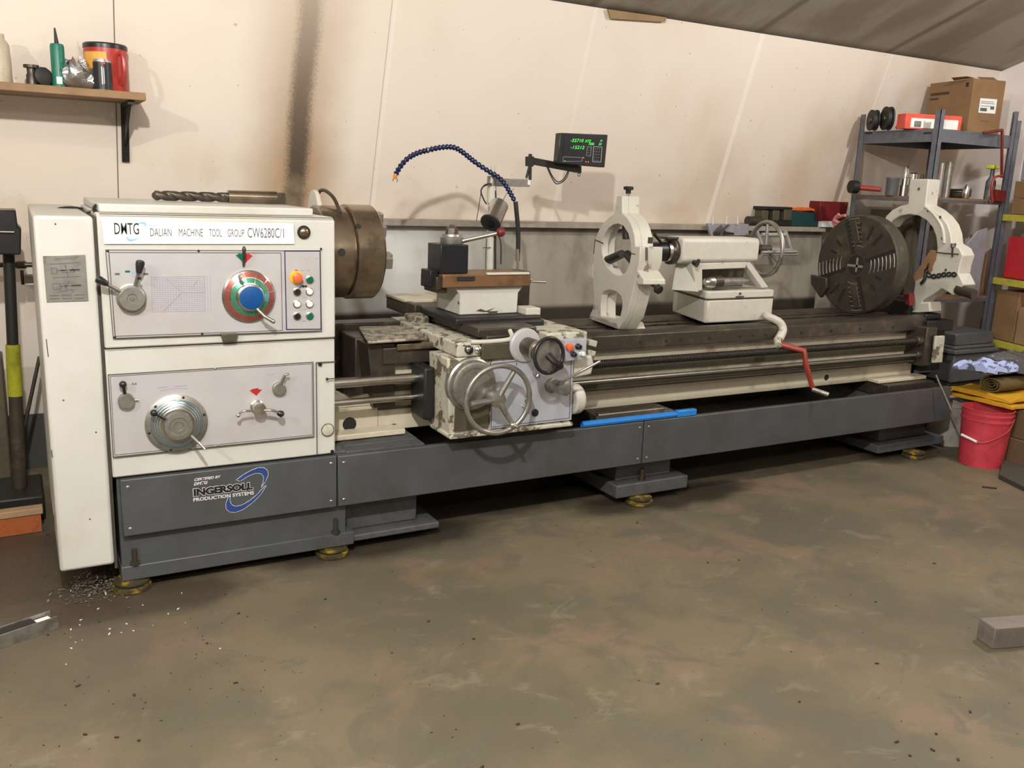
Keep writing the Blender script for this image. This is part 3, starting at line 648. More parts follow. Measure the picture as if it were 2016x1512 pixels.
for q, r in (((688, 835), .032), ((776, 843), .022), ((1627, 743), .018)):
    c = PY(*q, 3.75); g = G(); g.cyl(c + V((0, .01, 0)), c + DN * .002, r); g.add('casting_hole', 'cavity_shade', bed)
# --- lead screw, feed rod
g = G(); g.cyl((1.10, 3.64, .742), (1.545, 3.64, .742), .0215)
g.add('lead_screw', 'steel', L)
g = G(); g.lathe((1.545, 3.64, .742), (1, 0, 0), [(k * .0065, .0215 if k % 2 else .0165) for k in range(9)]); g.add('screw_thread', 'steel', L)
g = G(); g.cyl((2.25, 3.64, .742), (5.05, 3.64, .742), .021); g.add('lead_screw', 'thread', L)
g = G(); g.cyl((1.10, 3.64, .654), (1.60, 3.64, .654), .0145); g.add('feed_rod', 'steel', L)
g = G(); g.cyl((2.2, 3.64, .650), (5.05, 3.64, .650), .0145); g.add('feed_rod', 'rod_dark', L)
g = G(); g.cyl((2.2, 3.655, .61), (5.05, 3.655, .61), .010); g.add('control_rod', 'steel_oily', L)
g = G(); g.box((5.02, 3.60, .58), (5.12, 3.76, .83)); g.cyl((4.97, 3.64, .742), (5.03, 3.64, .742), .03); g.cyl((4.99, 3.64, .65), (5.03, 3.64, .65), .024); eb = g.add('end_bracket', 'steel_oily', L, .006)
g = G(); g.prism(plane_pts([(1838, 661), (1856, 660), (1850, 713), (1832, 714)], 3.59), (0, -.02, 0)); g.add('bracket_cover', 'white_worn', eb, .006)
g = G(); g.box((5.10, 3.66, .79), (5.36, 4.16, .86)); g.box((5.14, 3.70, .52), (5.34, 4.1, .79)); g.add('tail_end_box', 'black_iron', L, .006)
g = G(); g.box((5.11, 3.82, .86), (5.30, 4.20, .97)); g.box((5.13, 3.70, .86), (5.28, 3.82, .90)); g.add('tail_end_block', 'black_iron', L, .01)
# --- carriage
g = G()
g.box((1.636, 3.42, .868), (1.752, 4.22, .932)); g.box((2.09, 3.42, .868), (2.31, 4.22, .955)); g.box((1.72, 3.47, .868), (2.13, 4.25, .92)); sd = g.add('saddle', 'white_worn', L, .008)
g = G(); g.box((1.75, 3.405, .853), (2.08, 3.47, .925)); g.add('saddle_front', 'olive_steel', sd, .004)
g = G(); g.tube([(1.70, 3.42, .934), (1.80, 3.41, .934), (1.90, 3.42, .94), (1.915, 3.46, .97)], .010); g.add('coolant_lip', 'white_cast', sd)
for q, m, r in (((922, 688), 'black_plastic', .019), ((940, 688), 'steel', .016)):
    c = PY(*q, 3.42); g = G(); g.lathe(c, DN, [(0, r), (.012, r), (.016, r * .75), (.02, r * .3)]); g.add('sight_glass', m, sd)
c = PY(922, 688, 3.40); g = G(); g.sph(c, .010, (1, .6, 1)); g.add('sight_glass', 'steel', sd)
g = G(); g.prism([(1.775, 3.50, .935), (1.775, 4.56, .935), (1.775, 4.56, 1.0), (1.775, 3.50, .975)], (.305, 0, 0)); g.box((1.74, 4.15, .93), (1.78, 4.55, 1.0)); g.box((1.80, 3.46, .92), (2.06, 3.52, .95))
cs = g.add('cross_slide', 'steel_oily', L, .006)
g = G(); g.box((1.74, 4.28, .985), (2.06, 4.56, 1.008)); g.add('cross_slide_cover', 'bed_paint', cs, .004)
g = G(); g.box((1.74, 3.66, .966), (2.20, 4.06, 1.001)); g.box((1.85, 3.63, .90), (2.20, 3.70, .985)); rbp = g.add('swivel_base', 'black_iron', L, .01)
g = G(); g.box((2.13, 3.69, .996), (2.21, 3.79, 1.032)); g.add('slide_stop', 'white_cast', rbp, .004)
g = G(); g.prism([(1.770, 3.75, 1.133), (2.143, 3.75, 1.133), (2.115, 3.75, 1.10), (2.112, 3.75, 1.002), (1.802, 3.75, 1.002), (1.802, 3.75, 1.10)], (0, .27, 0)); cb = g.add('compound_rest', 'white_paint', L, .005)
g = G(); g.box((1.672, 3.735, 1.125), (1.699, 3.92, 1.185)); g.box((1.69, 3.76, 1.105), (1.74, 3.92, 1.133)); g.add('slide_end', 'steel_oily', cb, .004)
g = G(); g.plate(plane_pts([(901, 592), (905, 596), (901, 600)], 3.749), [], (0, -.001, 0)); g.add('paint_chip', 'olive_steel', cb)
g = G(); g.plate(plane_pts([(937, 612), (946, 608), (957, 612), (949, 614), (962, 613), (974, 606), (990, 611), (980, 612), (976, 621), (965, 621), (960, 614), (950, 614)], 3.749), [], (0, -.001, 0)); g.add('paint_chip', 'olive_steel', cb)
g = G(); g.box((1.70, 3.722, 1.134), (2.166, 3.93, 1.197)); ts = g.add('top_slide', 'brown_oil', L, .006)
g = G(); g.box((1.925, 3.716, 1.192), (2.155, 3.735, 1.203)); g.add('slide_strip', 'white_cast', ts, .002)
g = G(); g.box((1.77, 3.715, 1.168), (1.86, 3.73, 1.186)); g.add('t_slot', 'cavity_shade', ts)
g = G(); g.cyl((2.166, 3.84, 1.158), (2.20, 3.84, 1.158), .022); g.cyl((2.19, 3.79, 1.158), (2.215, 3.79, 1.158), .01); g.cyl((2.2, 3.78, 1.15), (2.285, 3.78, 1.146), .005); g.add('slide_screw', 'steel', ts)
TY = 3.742; ta = PY(867, 530, TY); tb = PY(923, 482, TY); tzt = tb.z
g = G(); g.box((ta.x, TY, 1.198), (tb.x, TY + .15, tzt)); g.add('tool_post', 'black_oxide', L, .004)
tp = bpy.data.objects['tool_post']; tcx = PY(890, 470, TY + .07).x; ty_ = TY + .075
g = G(); g.box((PY(847, 540, TY + .02).x, TY + .02, 1.135), (ta.x - .001, TY + .13, 1.212)); g.add('tool_holder', 'black_oxide', tp, .004)
g = G(); g.lathe((tcx, ty_, tzt), (0, 0, 1), [(0, .052), (.004, .054), (.030, .054), (.034, .046), (.044, .043)]); g.add('post_collar', 'steel_grey', tp)
g = G(); g.lathe((tcx, ty_, tzt + .042), (0, 0, 1), [(0, .031), (.030, .027), (.036, .02)], 6); g.cyl((tcx, ty_, tzt + .07), (tcx, ty_, tzt + .088), .011); g.add('post_nut', 'steel_oily', tp)
A = PY(903, 476, ty_ - .02); B = PY(981, 459, 3.70)
g = G(); g.cyl(A, B, .011, .009); g.add('clamp_lever', 'steel', tp)
g = G(); g.sph(PY(986, 457, 3.69), .0215); g.add('lever_ball', 'dark_red', tp)
# --- apron
g = G(); g.prism([(1.61, 3.42, .52), (2.235, 3.42, .52), (2.235, 3.42, .866), (1.59, 3.42, .866)], (0, .20, 0)); g.box((1.60, 3.395, .508), (2.24, 3.62, .528)); ap = g.add('apron', 'white_worn', L, .006)
g = G(); g.box((1.545, 3.56, .56), (1.60, 3.72, .80)); g.add('apron_bearing', 'black_iron', ap, .01)
AY = 3.412
g = G(); g.prism(plane_pts([(967, 713), (1128, 696), (1124, 826), (964, 844)], AY), (0, -.005, 0)); pa = g.add('apron_panel', 'apron_alu', L, .001)
g = G(); stroke(g, plane_pts([(970, 716), (1125, 700), (1121, 823), (967, 841)], AY - .0055), .002, .001, True); stroke(g, plane_pts([(1017, 714), (1017, 719)], AY - .0055), .003, .001); g.add('panel_outline', 'blue_dark_line', pa)
g = G(); g.prism(plane_pts([(895, 796), (964, 789), (961, 842), (893, 850)], AY), (0, -.004, 0)); g.add('apron_plate', 'olive_steel', L, .002)
c = PY(925, 755, AY + .01); g = G(); g.lathe(c, DN, [(-.01, .118), (.02, .118), (.026, .11), (.05, .104), (.054, .096), (.054, .08), (.050, .078)], 56); g.add('hand_feed_dial', 'steel_grey', L)
WY = 3.27; wc = PY(981, 787, WY); g = G(); g.torus(wc, (0.06, 1, 0.03), .150, .0115, 56, 12); hw = g.add('handwheel', 'steel_grey', L)
hc = PY(979, 786, WY + .02); g = G(); g.lathe(hc + V((0, .10, 0)), DN, [(0, .03), (.07, .028), (.08, .036), (.112, .036), (.116, .02)], 28); g.add('wheel_hub', 'steel_grey', hw)
for q in ((1012, 731), (926, 796), (1011, 838)):
    e = PY(*q, WY); g = G(); d = e - hc; s_ = d.cross(V((0, 1, 0))).normalized()
    g.tube([hc + d.normalized() * .02, hc.lerp(e, .55), e], .012, 10, rfun=lambda t: .015 - .004 * t); g.add('wheel_spoke', 'steel_grey', hw)
g = G(); g.lathe(PY(1014, 838, WY - .005), DN, [(0, .008), (.03, .009), (.035, .007)]); g.sph(PY(1009, 837, WY - .01), .014); g.add('wheel_handle', 'steel', hw)
# cross feed handwheel
a = PY(1034, 680, 3.40); b = PY(1081, 700, 3.19); ax = (b - a).normalized(); nn = (b - a).length
g = G(); g.lathe(a - ax * .01, ax, [(0, .078), (.012, .078), (.020, .072), (.026, .04)], 40); cf = g.add('cross_feed_collar', 'panel_alu', L)
g = G(); g.lathe(a, ax, [(.02, .042), (nn * .55, .044), (nn * .58, .050), (nn * .66, .051), (nn * .68, .046), (nn * .78, .052), (nn * .8, .06), (nn * .84, .06), (nn * .86, .03)], 40); g.add('cross_feed_barrel', 'steel_oily', cf)
g = G(); g.lathe(a, ax, [(nn * .58, .0505), (nn * .60, .0525), (nn * .64, .0525), (nn * .66, .0505)], 40, False); g.add('dial_ring', 'steel', cf)
wn = V((.10, -1, .05)).normalized(); g = G(); g.torus(b, wn, .076, .0085, 48, 12); cw = g.add('cross_feed_wheel', 'black_plastic', L)
g = G(); g.lathe(b - wn * .02, wn, [(0, .074), (.004, .074), (.006, .02)], 40); g.add('wheel_web', 'steel_grey', cw)
g = G(); g.tube([b - ax * .02 + wn * .01, b + V((.02, -.03, -.03)), PY(1103, 715, 3.13)], .012, rfun=lambda t: .016 - .004 * t); g.tube([PY(1103, 715, 3.13), PY(1105, 722, 3.14), b + V((.04, 0, -.062))], .010); g.add('wheel_handle', 'black_plastic', cw)
# push button box on the apron
pb = plane_pts([(1112, 671), (1155, 667), (1153.5, 706), (1114, 711)], 3.37); g = G(); g.prism(pb, (0, .05, 0)); bx = g.add('push_button_box', 'apron_lightblue' if 'apron_lightblue' in MATS else 'apron_alu', L, .001)
for q, r, m in (((1120.5, 681), .010, 'orange_red'), ((1137, 682), .012, 'black_oxide'), ((1127.5, 697), .011, 'black_plastic'), ((1144, 696), .011, 'white_plastic'), ((1101, 683), .008, 'red_paint'), ((1104, 697), .010, 'steel')):
    c = PY(*q, 3.37); g = G(); g.lathe(c, DN, [(0, r * 1.2), (.006, r * 1.2), (.008, r), (.022, r), (.026, r * .7)], 20); g.add('push_button', m, bx)
c = PY(1118, 682, 3.37); g = G(); g.lathe(c, DN, [(.0, .014), (.01, .014), (.014, .018), (.024, .017), (.028, .01)]); g.add('stop_button', 'orange_red', bx)
c = PY(1092, 757, AY); g = G(); g.lathe(c + V((-.025, 0, 0)), V((.35, -1, 0)), [(0, .034), (.02, .034), (.022, .030), (.06, .030), (.066, .034), (.10, .034), (.104, .028), (.104, .01)]); fh = g.add('half_nut_hub', 'steel_grey', L)
g = G(); g.cyl(PY(1112, 748, 3.31), PY(1182, 711, 3.22), .0065); g.add('half_nut_lever', 'steel', fh)
c = PY(1057, 739, AY); g = G(); g.lathe(c, DN, [(0, .010), (.006, .012), (.016, .012), (.02, .008)], 6); g.add('cap_nut', 'steel', L)
c = PY(1052, 812, AY); g = G(); g.lathe(c, DN, [(0, .018), (.008, .018), (.012, .008)]); g.add('oil_cap', 'black_plastic', L)
c = PY(1030, 800, AY); g = G(); g.cyl(c, c + DN * .04, .009); g.torus(c + V((.01, -.02, .03)), DN, .012, .003, 20, 6); g.torus(c + V((.012, -.022, .052)), DN, .010, .003, 20, 6); g.add('drain_fitting', 'steel', L)
g = G(); c = PY(1131, 785, 3.46); g.lathe(c + V((-.03, 0, 0)), (1, 0, 0), [(0, .075), (.05, .072), (.065, .05), (.07, .02)], 24); g.prism(plane_pts([(1128, 700), (1166, 700), (1170, 715), (1165, 738), (1128, 745)], 3.44), (0, .1, 0)); g.add('apron_end', 'white_cast', L, .01)
g = G(); g.prism(plane_pts([(1161, 668), (1177, 672), (1174, 684), (1160, 680)], 3.5), (0, .05, 0)); g.prism(plane_pts([(1158, 690), (1174, 692), (1168, 712), (1158, 712)], 3.5), (0, .05, 0)); g.add('wiper_bracket', 'white_worn', L, .003)
# --- pillar at the back of the saddle
px_ = PY(964, 530, 4.32).x
g = G(); g.box((px_ - .09, 4.25, .90), (px_ + .22, 4.40, 1.15)); g.add('pillar_foot', 'steel_oily', L, .006)
g = G(); g.cyl(PY(964, 534, 4.32), PY(968, 385, 4.32), .021); g.cyl(PY(967, 400, 4.32), PY(969, 352, 4.32), .025); g.cyl(PY(969, 352, 4.32), PY(970, 328, 4.32), .012); g.cyl(PY(975, 352, 4.32), PY(976, 323, 4.32), .006); pil = g.add('pillar', 'white_cast', L)
g = G(); g.cyl(PY(968, 378, 4.32), PY(968, 373, 4.32), .024); g.cyl(PY(968, 366, 4.32), PY(969, 347, 4.32), .026); g.add('pillar_collar', 'steel_grey', pil)
g = G(); g.tube([PY(975, 530, 4.30), PY(975, 470, 4.30), PY(977, 430, 4.30), PY(975, 375, 4.30)], .006); g.tube([PY(986, 520, 4.28), PY(986, 480, 4.28), PY(981, 462, 4.30)], .004); g.tube([PY(956, 530, 4.30), PY(957, 490, 4.30), PY(958, 470, 4.3)], .002); g.tube([PY(950, 488, 4.3), PY(966, 487, 4.29)], .002); g.add('pillar_cable', 'rubber', pil)
g = G(); g.prism(plane_pts([(976, 351), (1044, 353), (1043, 368), (976, 367)], 4.30), (0, .04, 0)); g.add('pillar_arm', 'steel_grey', pil, .002)
g = G(); g.box((-3.1, wallY(.30) - .03, 0), (XR - .01, wallY(.30) - .005, .30)); struct(g, 'baseboard_back', 'wall_dark_box')
simple('cloth_dark', (.055, .042, .026), .85)
simple('rack_grey', (.42, .40, .38), .5, .2)
simple('foil_pink', (.45, .16, .17), .6); simple('lilac_grey', (.30, .29, .33), .5); simple('skin_board', (.42, .22, .11), .6)
simple('black_ink', (.03, .02, .015), .7); simple('red_bin', (.50, .02, .03), .4); simple('yellow_green', (.55, .60, .05), .5)
def kp(P): return (V(P) - CAM).dot(_c) / FOC
# ================================================================== TAILSTOCK
TS = thing('tailstock', 'cream tailstock on the ways with a grey rear handwheel', 'tailstock', (3.6, 3.9, .893))
fp = [(3.370, 3.80), (3.862, 3.80), (3.90, 4.26), (3.53, 4.30), (3.475, 4.24), (3.358, 3.82)]
g = G(); g.prism([(x, y, .894) for x, y in fp], (0, 0, .130)); g.add('sole_plate', 'white_cast', TS, .008)
g = G(); g.prism([(x * .998 + .006, y, 1.030) for x, y in fp], (0, 0, .043)); bd = g.add('body', 'white_cast', TS, .006)
g = G(); g.prism([(x, y + .002, 1.022) for x, y in fp], (0, 0, .010)); g.add('body_seam', 'seam_dark', bd)
g = G(); g.prism(plane_pts([(1362, 519), (1470, 516), (1468, 528), (1383, 531), (1383, 572), (1371, 573)], 3.825), (0, .06, 0)); g.add('front_web', 'white_cast', bd, .004)
g = G(); A_ = PZ(1374, 575, 1.072); B_ = PZ(1322, 571, 1.072); A2_ = PY(1363, 518, 3.86); B2_ = A2_ + (B_ - A_) * .62; g.prism([A_, B_, B2_, A2_], (.06, .05, 0)); g.add('side_web', 'white_cast', bd, .004)
g = G(); g.prism(plane_pts([(1464, 515), (1477, 515), (1514, 566), (1500, 567)], 3.83), (0, .05, 0)); g.add('sloped_rib', 'white_cast', bd, .004)
g = G(); g.box((3.44, 4.0, 1.07), (3.80, 4.08, 1.25)); g.add('shaded_back_web', 'olive_steel', bd, .004)  # dark olive colour paints the shade inside the cream tailstock's recess
x0 = PY(1345, 470, 3.82).x; x1 = PY(1496, 470, 3.82).x
g = G(); pr = [(3.815, 1.245), (3.815, 1.352), (3.83, 1.368), (3.96, 1.37), (4.0, 1.34), (4.0, 1.235), (3.84, 1.225)]
g.prism([(x0, y, z) for y, z in pr], (x1 - x0, 0, 0)); hb = g.add('quill_housing', 'white_cast', TS, .01)
g = G(); g.cyl((x0 - .025, 3.905, 1.29), (x0 + .01, 3.905, 1.29), .074); g.box((x0 - .07, 3.86, 1.355), (x0 + .01, 3.95, 1.368)); g.add('housing_nose', 'steel_oily', hb, .003)
qa = PY(1340, 492, 3.90).x; qb = PY(1309, 492, 3.90).x; qc = PY(1279, 492, 3.90).x
g = G(); g.cyl((qb, 3.905, 1.287), (qa + .02, 3.905, 1.287), .058, n=32); g.add('quill', 'steel', TS)
g = G(); g.lathe((qc, 3.905, 1.287), (1, 0, 0), [(0, .050), (.004, .053), (qb - qc - .006, .053), (qb - qc, .045)], 32); g.add('quill_sleeve', 'black_oxide', TS)
g = G(); g.cyl(PY(1304, 480, 3.86), PY(1288, 461, 3.84), .007, .009); g.add('clamp_lever', 'black_iron', TS)
c = PY(1366, 517, 3.81); g = G(); g.cyl(c, c + DN * .03, .016); g.obox(c + DN * .03, (.5, 0, 1), (0, 1, 0), (1, 0, -.5), .045, .012, .016); g.add('housing_lever', 'black_plastic', TS, .002)
c = PY(1457, 578, 3.798); g = G(); g.cyl(c, c + DN * .004, .007); g.obox(c + V((0, -.001, -.018)), (1, 0, 0), (0, 1, 0), (0, 0, 1), .06, .004, .008); g.add('set_screw', 'seam_dark', bd)
g = G(); p = PZ(1350, 624, .94); g.box((3.385, 3.86, .925), (3.40, 3.90, .965)); g.add('base_slot', 'cavity_shade', TS)
wx = PY(1507, 490, 3.905); g = G(); wn2 = V((1, -.12, 0)); g.torus(wx, wn2, .155, .013, 48, 12); tw = g.add('handwheel', 'steel_grey', TS)
for a in (90, 210, 330):
    e = wx + V((0.0, math.cos(math.radians(a)), math.sin(math.radians(a)))) * .155
    g = G(); g.cyl(wx, e, .010); g.add('wheel_spoke', 'steel_grey', tw)
g = G(); g.cyl((x1, 3.905, wx.z), wx + V((.03, 0, 0)), .026); g.add('wheel_hub', 'steel_oily', tw)
g = G(); g.cyl(PY(1500, 497, 3.80), PY(1568, 496, 3.80), .010); g.add('wheel_handle', 'steel_grey', tw)
g = G(); g.tube([(3.80, 3.79, .93), PY(1512, 623, 3.74), PY(1534, 634, 3.70), PY(1541, 650, 3.68), PY(1533, 668, 3.66)], .02, rfun=lambda t: .020 + .006 * t); g.add('clamp_arm', 'white_cast', TS)
g = G(); g.cyl(PY(1530, 668, 3.66), PY(1532, 680, 3.62), .021); g.add('crank_socket', 'white_worn', TS)
g = G(); g.tube([PY(1536, 678, 3.63), PY(1584, 691, 3.52), PY(1586, 715, 3.50), PY(1592, 738, 3.5), PY(1600, 764, 3.49)], .012, sm=False, rfun=lambda t: .018 - .005 * t); cr = g.add('crank', 'red_crank', TS)
g = G(); g.cyl(PY(1599, 766, 3.49), PY(1631, 777, 3.42), .013); g.add('crank_handle', 'steel_grey', cr)
DC = thing('drill_chuck', 'steel keyed drill chuck with a taper shank lying in the tailstock recess', 'drill chuck', PY(1420, 566, 3.84))
A = PY(1387, 556, 3.84); B = PY(1474, 553, 3.84); d = (B - A).normalized(); nn = (B - A).length
g = G(); g.lathe(A, d, [(0, .018), (.012, .028), (.05, .034), (.06, .034)], 28); g.add('chuck_nose', 'steel', DC)
g = G(); g.lathe(A, d, [(.06, .037), (.115, .037), (.12, .032)], 28); g.add('chuck_sleeve', 'steel_oily', DC)
g = G(); g.lathe(A, d, [(.12, .028), (.13, .025), (nn - .05, .021), (nn - .03, .012), (nn, .010)], 24); g.add('taper_shank', 'steel_grey', DC)
# ================================================================== STEADY REST
SA = V((2.741, 3.791, .89)); SN = V((.368, -.072, 0)).normalized()
def S1(u, v): return PP(1140 + u / 5.04, 360 + v / 5.04, SA, SN)
SR = thing('steady_rest', 'white closed-ring steady rest with a black top knob, left of the tailstock', 'steady rest', (2.8, 3.95, .893))
outer = [(375, 130), (425, 130), (425, 298), (470, 340), (505, 390), (530, 450), (550, 530), (558, 640), (562, 780), (572, 870), (560, 960), (532, 1080), (505, 1200), (470, 1330), (395, 1452), (370, 1448), (102, 1345), (108, 1305), (140, 1245), (150, 1150), (136, 950), (140, 800), (150, 650), (165, 560), (190, 480), (230, 410), (290, 350), (350, 305)]
hole = [(385, 405), (440, 430), (485, 500), (512, 600), (518, 700), (500, 800), (462, 885), (400, 925), (340, 900), (280, 840), (240, 760), (225, 680), (228, 590), (250, 510), (290, 450), (335, 415)]
win = [(300, 1060), (360, 1075), (415, 1120), (430, 1170), (425, 1250), (405, 1335), (340, 1345), (260, 1330), (215, 1320), (215, 1200), (225, 1110), (245, 1075)]
def grow(pts, cx, cy, k): return [(cx + (x - cx) * k, cy + (y - cy) * k) for x, y in pts]
g = G(); g.plate([S1(*p) for p in outer], [[S1(*p) for p in hole], [S1(*p) for p in win]], SN * .038); sb = g.add('frame', 'white_cast', SR, .003)
g = G(); g.plate([S1(*p) + SN * .0385 for p in outer], [[S1(*p) + SN * .0385 for p in grow(hole, 372, 655, 1.26)], [S1(*p) + SN * .0385 for p in grow(win, 325, 1205, 1.14)]], SN * .062); g.add('frame_flange', 'white_cast', sb, .003)
g = G(); g.plate([S1(*p) for p in ((372, 1385), (395, 1452), (102, 1348), (106, 1312), (250, 1345))], [], SN * .155); g.add('foot', 'white_cast', sb, .004)
for pp_, tk in ((((555, 630), (606, 635), (600, 780), (575, 870), (555, 870)), .125), (((560, 860), (575, 865), (640, 960), (640, 1010), (580, 1010), (560, 960)), .12), (((140, 800), (90, 840), (80, 920), (130, 950)), .09)):
    g = G(); g.prism([S1(*p) for p in pp_], SN * tk); g.add('ear', 'white_cast', sb, .004)
def knobc(p, d, r, nm='knob', mat='black_iron'):
    g = G(); g.lathe(p, d, [(-.05, r * .35), (0, r * .35), (.001, r), (.018, r), (.022, r * .8)], 8); return g.add(nm, mat, SR)
tc = S1(400, 100) + SN * .05; g = G(); g.cyl(tc - V((0, 0, .05)), tc, .010); g.add('screw_stem', 'steel', SR)
g = G(); g.lathe(tc - V((0, 0, .002)), (0, 0, 1), [(0, .014), (.018, .014), (.02, .026), (.036, .026), (.038, .01)], 8); g.add('knob', 'black_iron', SR)
knobc(S1(655, 1045) + SN * .06 + V((0, -.01, 0)), V((0, -1, -.3)), .024); knobc(S1(85, 910) + SN * .05, V((0, 1, -.3)), .022)
cc = S1(372, 665) + SN * .05
for p, q in (((420, 405), (420, 555)), ((235, 770), (375, 705)), ((510, 800), (425, 705))):
    a, b = S1(*p) + SN * .03, S1(*q) + SN * .03; g = G(); g.cyl(a, b, .026, .022, n=16); g.add('jaw_pad', 'black_iron', SR)
p = S1(650, 600) + SN * .03; g = G(); g.cyl(p, p + V((0, 0, .03)), .012, n=6); g.cyl(S1(630, 640) + SN * .02 + V((0, -.002, 0)), S1(630, 770) + SN * .02 + V((0, -.002, 0)), .006); g.add('hinge_bolt', 'steel_oily', SR)
g = G(); stroke(g, [S1(148, 700), S1(160, 565), S1(240, 600)], .006, .002, out=-SN); stroke(g, [S1(520, 700), S1(558, 708)], .004, .002, out=-SN); g.add('split_line', 'seam_dark', sb)
# ================================================================== SPARE CHUCK on the ways
SCX = 4.63
SP = thing('faceplate_chuck', 'large dark round four-jaw chuck body standing on edge on the far ways', 'chuck', (SCX + .06, 3.89, .893))
pc = V((SCX, 3.89, 1.204)); RR = .311
def F2(r, a, t=0): return pc + V((-t, -r * math.cos(math.radians(a)), r * math.sin(math.radians(a))))
g = G(); g.lathe(pc, (1, 0, 0), [(.03, .055), (0, .06), (0, RR - .008), (.008, RR), (.10, RR), (.104, RR - .02), (.13, RR - .05), (.13, .05)], 72); sp = g.add('chuck_body', 'plate_steel', SP)
g = G(); g.cyl(pc + V((-.001, 0, 0)), pc + V((.02, 0, 0)), .062); g.add('bore', 'cavity_shade', sp)
g = G(); g.box((SCX - .004, 3.87, 1.16), (SCX + .03, 3.885, 1.25)); g.box((SCX - .004, 3.83, 1.19), (SCX + .03, 3.95, 1.205)); g.add('bore_bar', 'steel', sp)
for a in (22, 112, 202, 292):
    g = G(); d0, d1 = F2(.075, a), F2(.30, a); u = (d1 - d0).normalized(); g.obox((d0 + d1) / 2, u, (1, 0, 0), u.cross(V((1, 0, 0))), .225, .006, .024); g.add('jaw_way', 'cavity_shade', sp)
    g = G()
    for k in range(7):
        r = .12 + k * .028; aa = a - 9 * .12 / r * 1.9
        n_ = 5; pts = [F2(r, a - 3 - (40 * .12 / r) * i / n_, .002) for i in range(n_ + 1)]
        for p, q in zip(pts, pts[1:]): g.cyl(p, q, .0028, n=6)
    g.add('scroll_teeth', 'steel_grey', sp)
    g = G(); c = F2(.20, a - 13, .004); g.obox(c, u, (1, 0, 0), u.cross(V((1, 0, 0))), .15, .008, .05) if a in (112, 292) else None
    if a in (112, 292): g.add('jaw', 'plate_steel', sp, .004)
    else: g.b.free()
for a in (0, 50, 68, 90, 140, 160, 180, 230, 248, 270, 320, 340):
    g = G(); d0, d1 = F2(.17, a), F2(.265 if a % 20 else .22, a); u = (d1 - d0).normalized(); g.obox((d0 + d1) / 2, u, (1, 0, 0), u.cross(V((1, 0, 0))), (d1 - d0).length, .004, .018); g.add('t_slot', 'cavity_shade', sp)
g = G(); g.prism([F2(.22, 208), F2(.345, 196), F2(.355, 206), F2(.33, 226), F2(.25, 222)], (-.03, 0, 0)); g.add('jaw', 'steel_oily', sp, .005)
# ================================================================== LARGE OPEN STEADY REST
CSX = 5.14
BR = thing('steady_rest', 'big white open-arch steady rest behind the round dark chuck', 'steady rest', (5.2, 3.8, .893))
def S2(u, v): return PX(1750 + u / 5.038, 360 + v / 5.038, CSX)
o2 = [(207, -38), (392, -38), (362, 222), (440, 262), (520, 330), (580, 410), (612, 500), (622, 600), (700, 650), (735, 720), (700, 830), (690, 900), (720, 960), (745, 1010), (680, 1080), (630, 1116), (580, 1080), (520, 1045), (430, 1110), (340, 1160), (322, 1190), (400, 1180), (406, 1280), (205, 1293), (225, 1190), (250, 1050), (262, 970), (365, 925), (428, 868), (428, 830), (462, 760), (474, 690), (478, 640), (465, 530), (430, 440), (370, 370), (290, 325), (200, 312), (110, 328), (40, 370), (-10, 440), (-60, 420), (-30, 330), (30, 270), (105, 232), (190, 210)]
g = G(); g.plate([S2(*p) for p in o2], [], (.12, 0, 0)); bf = g.add('frame', 'white_cast', BR, .006)
g = G()
a_ = [S2(*p) - V((.004, 0, 0)) for p in ((365, 235), (440, 300), (500, 380), (540, 470), (552, 600))]
g.tube(a_, .010); g.add('rib', 'white_cast', bf)
g = G(); stroke(g, [S2(470, 688), S2(560, 700), S2(690, 708)], .008, .004, out=V((-1, 0, 0))); stroke(g, [S2(634, 640), S2(630, 730)], .012, .004, out=V((-1, 0, 0))); g.add('split_line', 'seam_dark', bf)
g = G(); g.cyl(S2(640, 640), S2(640, 600), .016, n=6); g.add('hinge_bolt', 'steel_oily', BR)
for q in ((298, 60), (388, 275), (510, 340), (530, 550), (235, 1255), (565, 865)):
    g = G(); c = S2(*q); g.sph(c - V((.001, 0, 0)), .008, (.3, 1, 1.3)); g.add('paint_chip', 'seam_dark', bf)
g = G(); c = S2(700, 1060); g.cyl(c + V((.02, .03, 0)), c + V((.02, -.09, -.02)), .032, n=16); g.add('jaw_knob', 'steel_oily', BR)
# chain round it
CH = thing('hoist_chain', 'dark steel chain wrapped round the big white steady rest', 'chain', S2(380, 950))
pts = [(415, 800), (400, 850), (385, 895), (440, 930), (490, 925), (540, 915), (590, 905), (640, 908), (690, 910)]
for i, (p, q) in enumerate(zip(pts, pts[1:])):
    a, b = S2(*p) - V((.02, 0, 0)), S2(*q) - V((.02, 0, 0)); d = (b - a); nrm = V((1, 0, 0)) if i % 2 else V((.2, 0, 1)).cross(d).normalized()
    if nrm.length < .1: nrm = V((1, 0, 0))
    g = G(); m = (a + b) / 2; u = d.normalized(); w_ = nrm.cross(u).normalized(); r = .011; ln = d.length * .42
    loop = [m + u * (ln * math.cos(t) + (0)) + w_ * (r * math.sin(t)) for t in [2 * math.pi * k / 14 for k in range(15)]]
    g.tube(loop, .006, 8, sm=False); g.add('chain_link', 'black_iron', CH)
g = G(); g.tube([S2(385, 895) - V((.02, 0, 0)), S2(380, 960) - V((.03, 0, 0)), S2(345, 1000) - V((.03, 0, 0))], .010, rfun=lambda t: .012 - .004 * t); g.add('chain_hook', 'black_iron', CH)
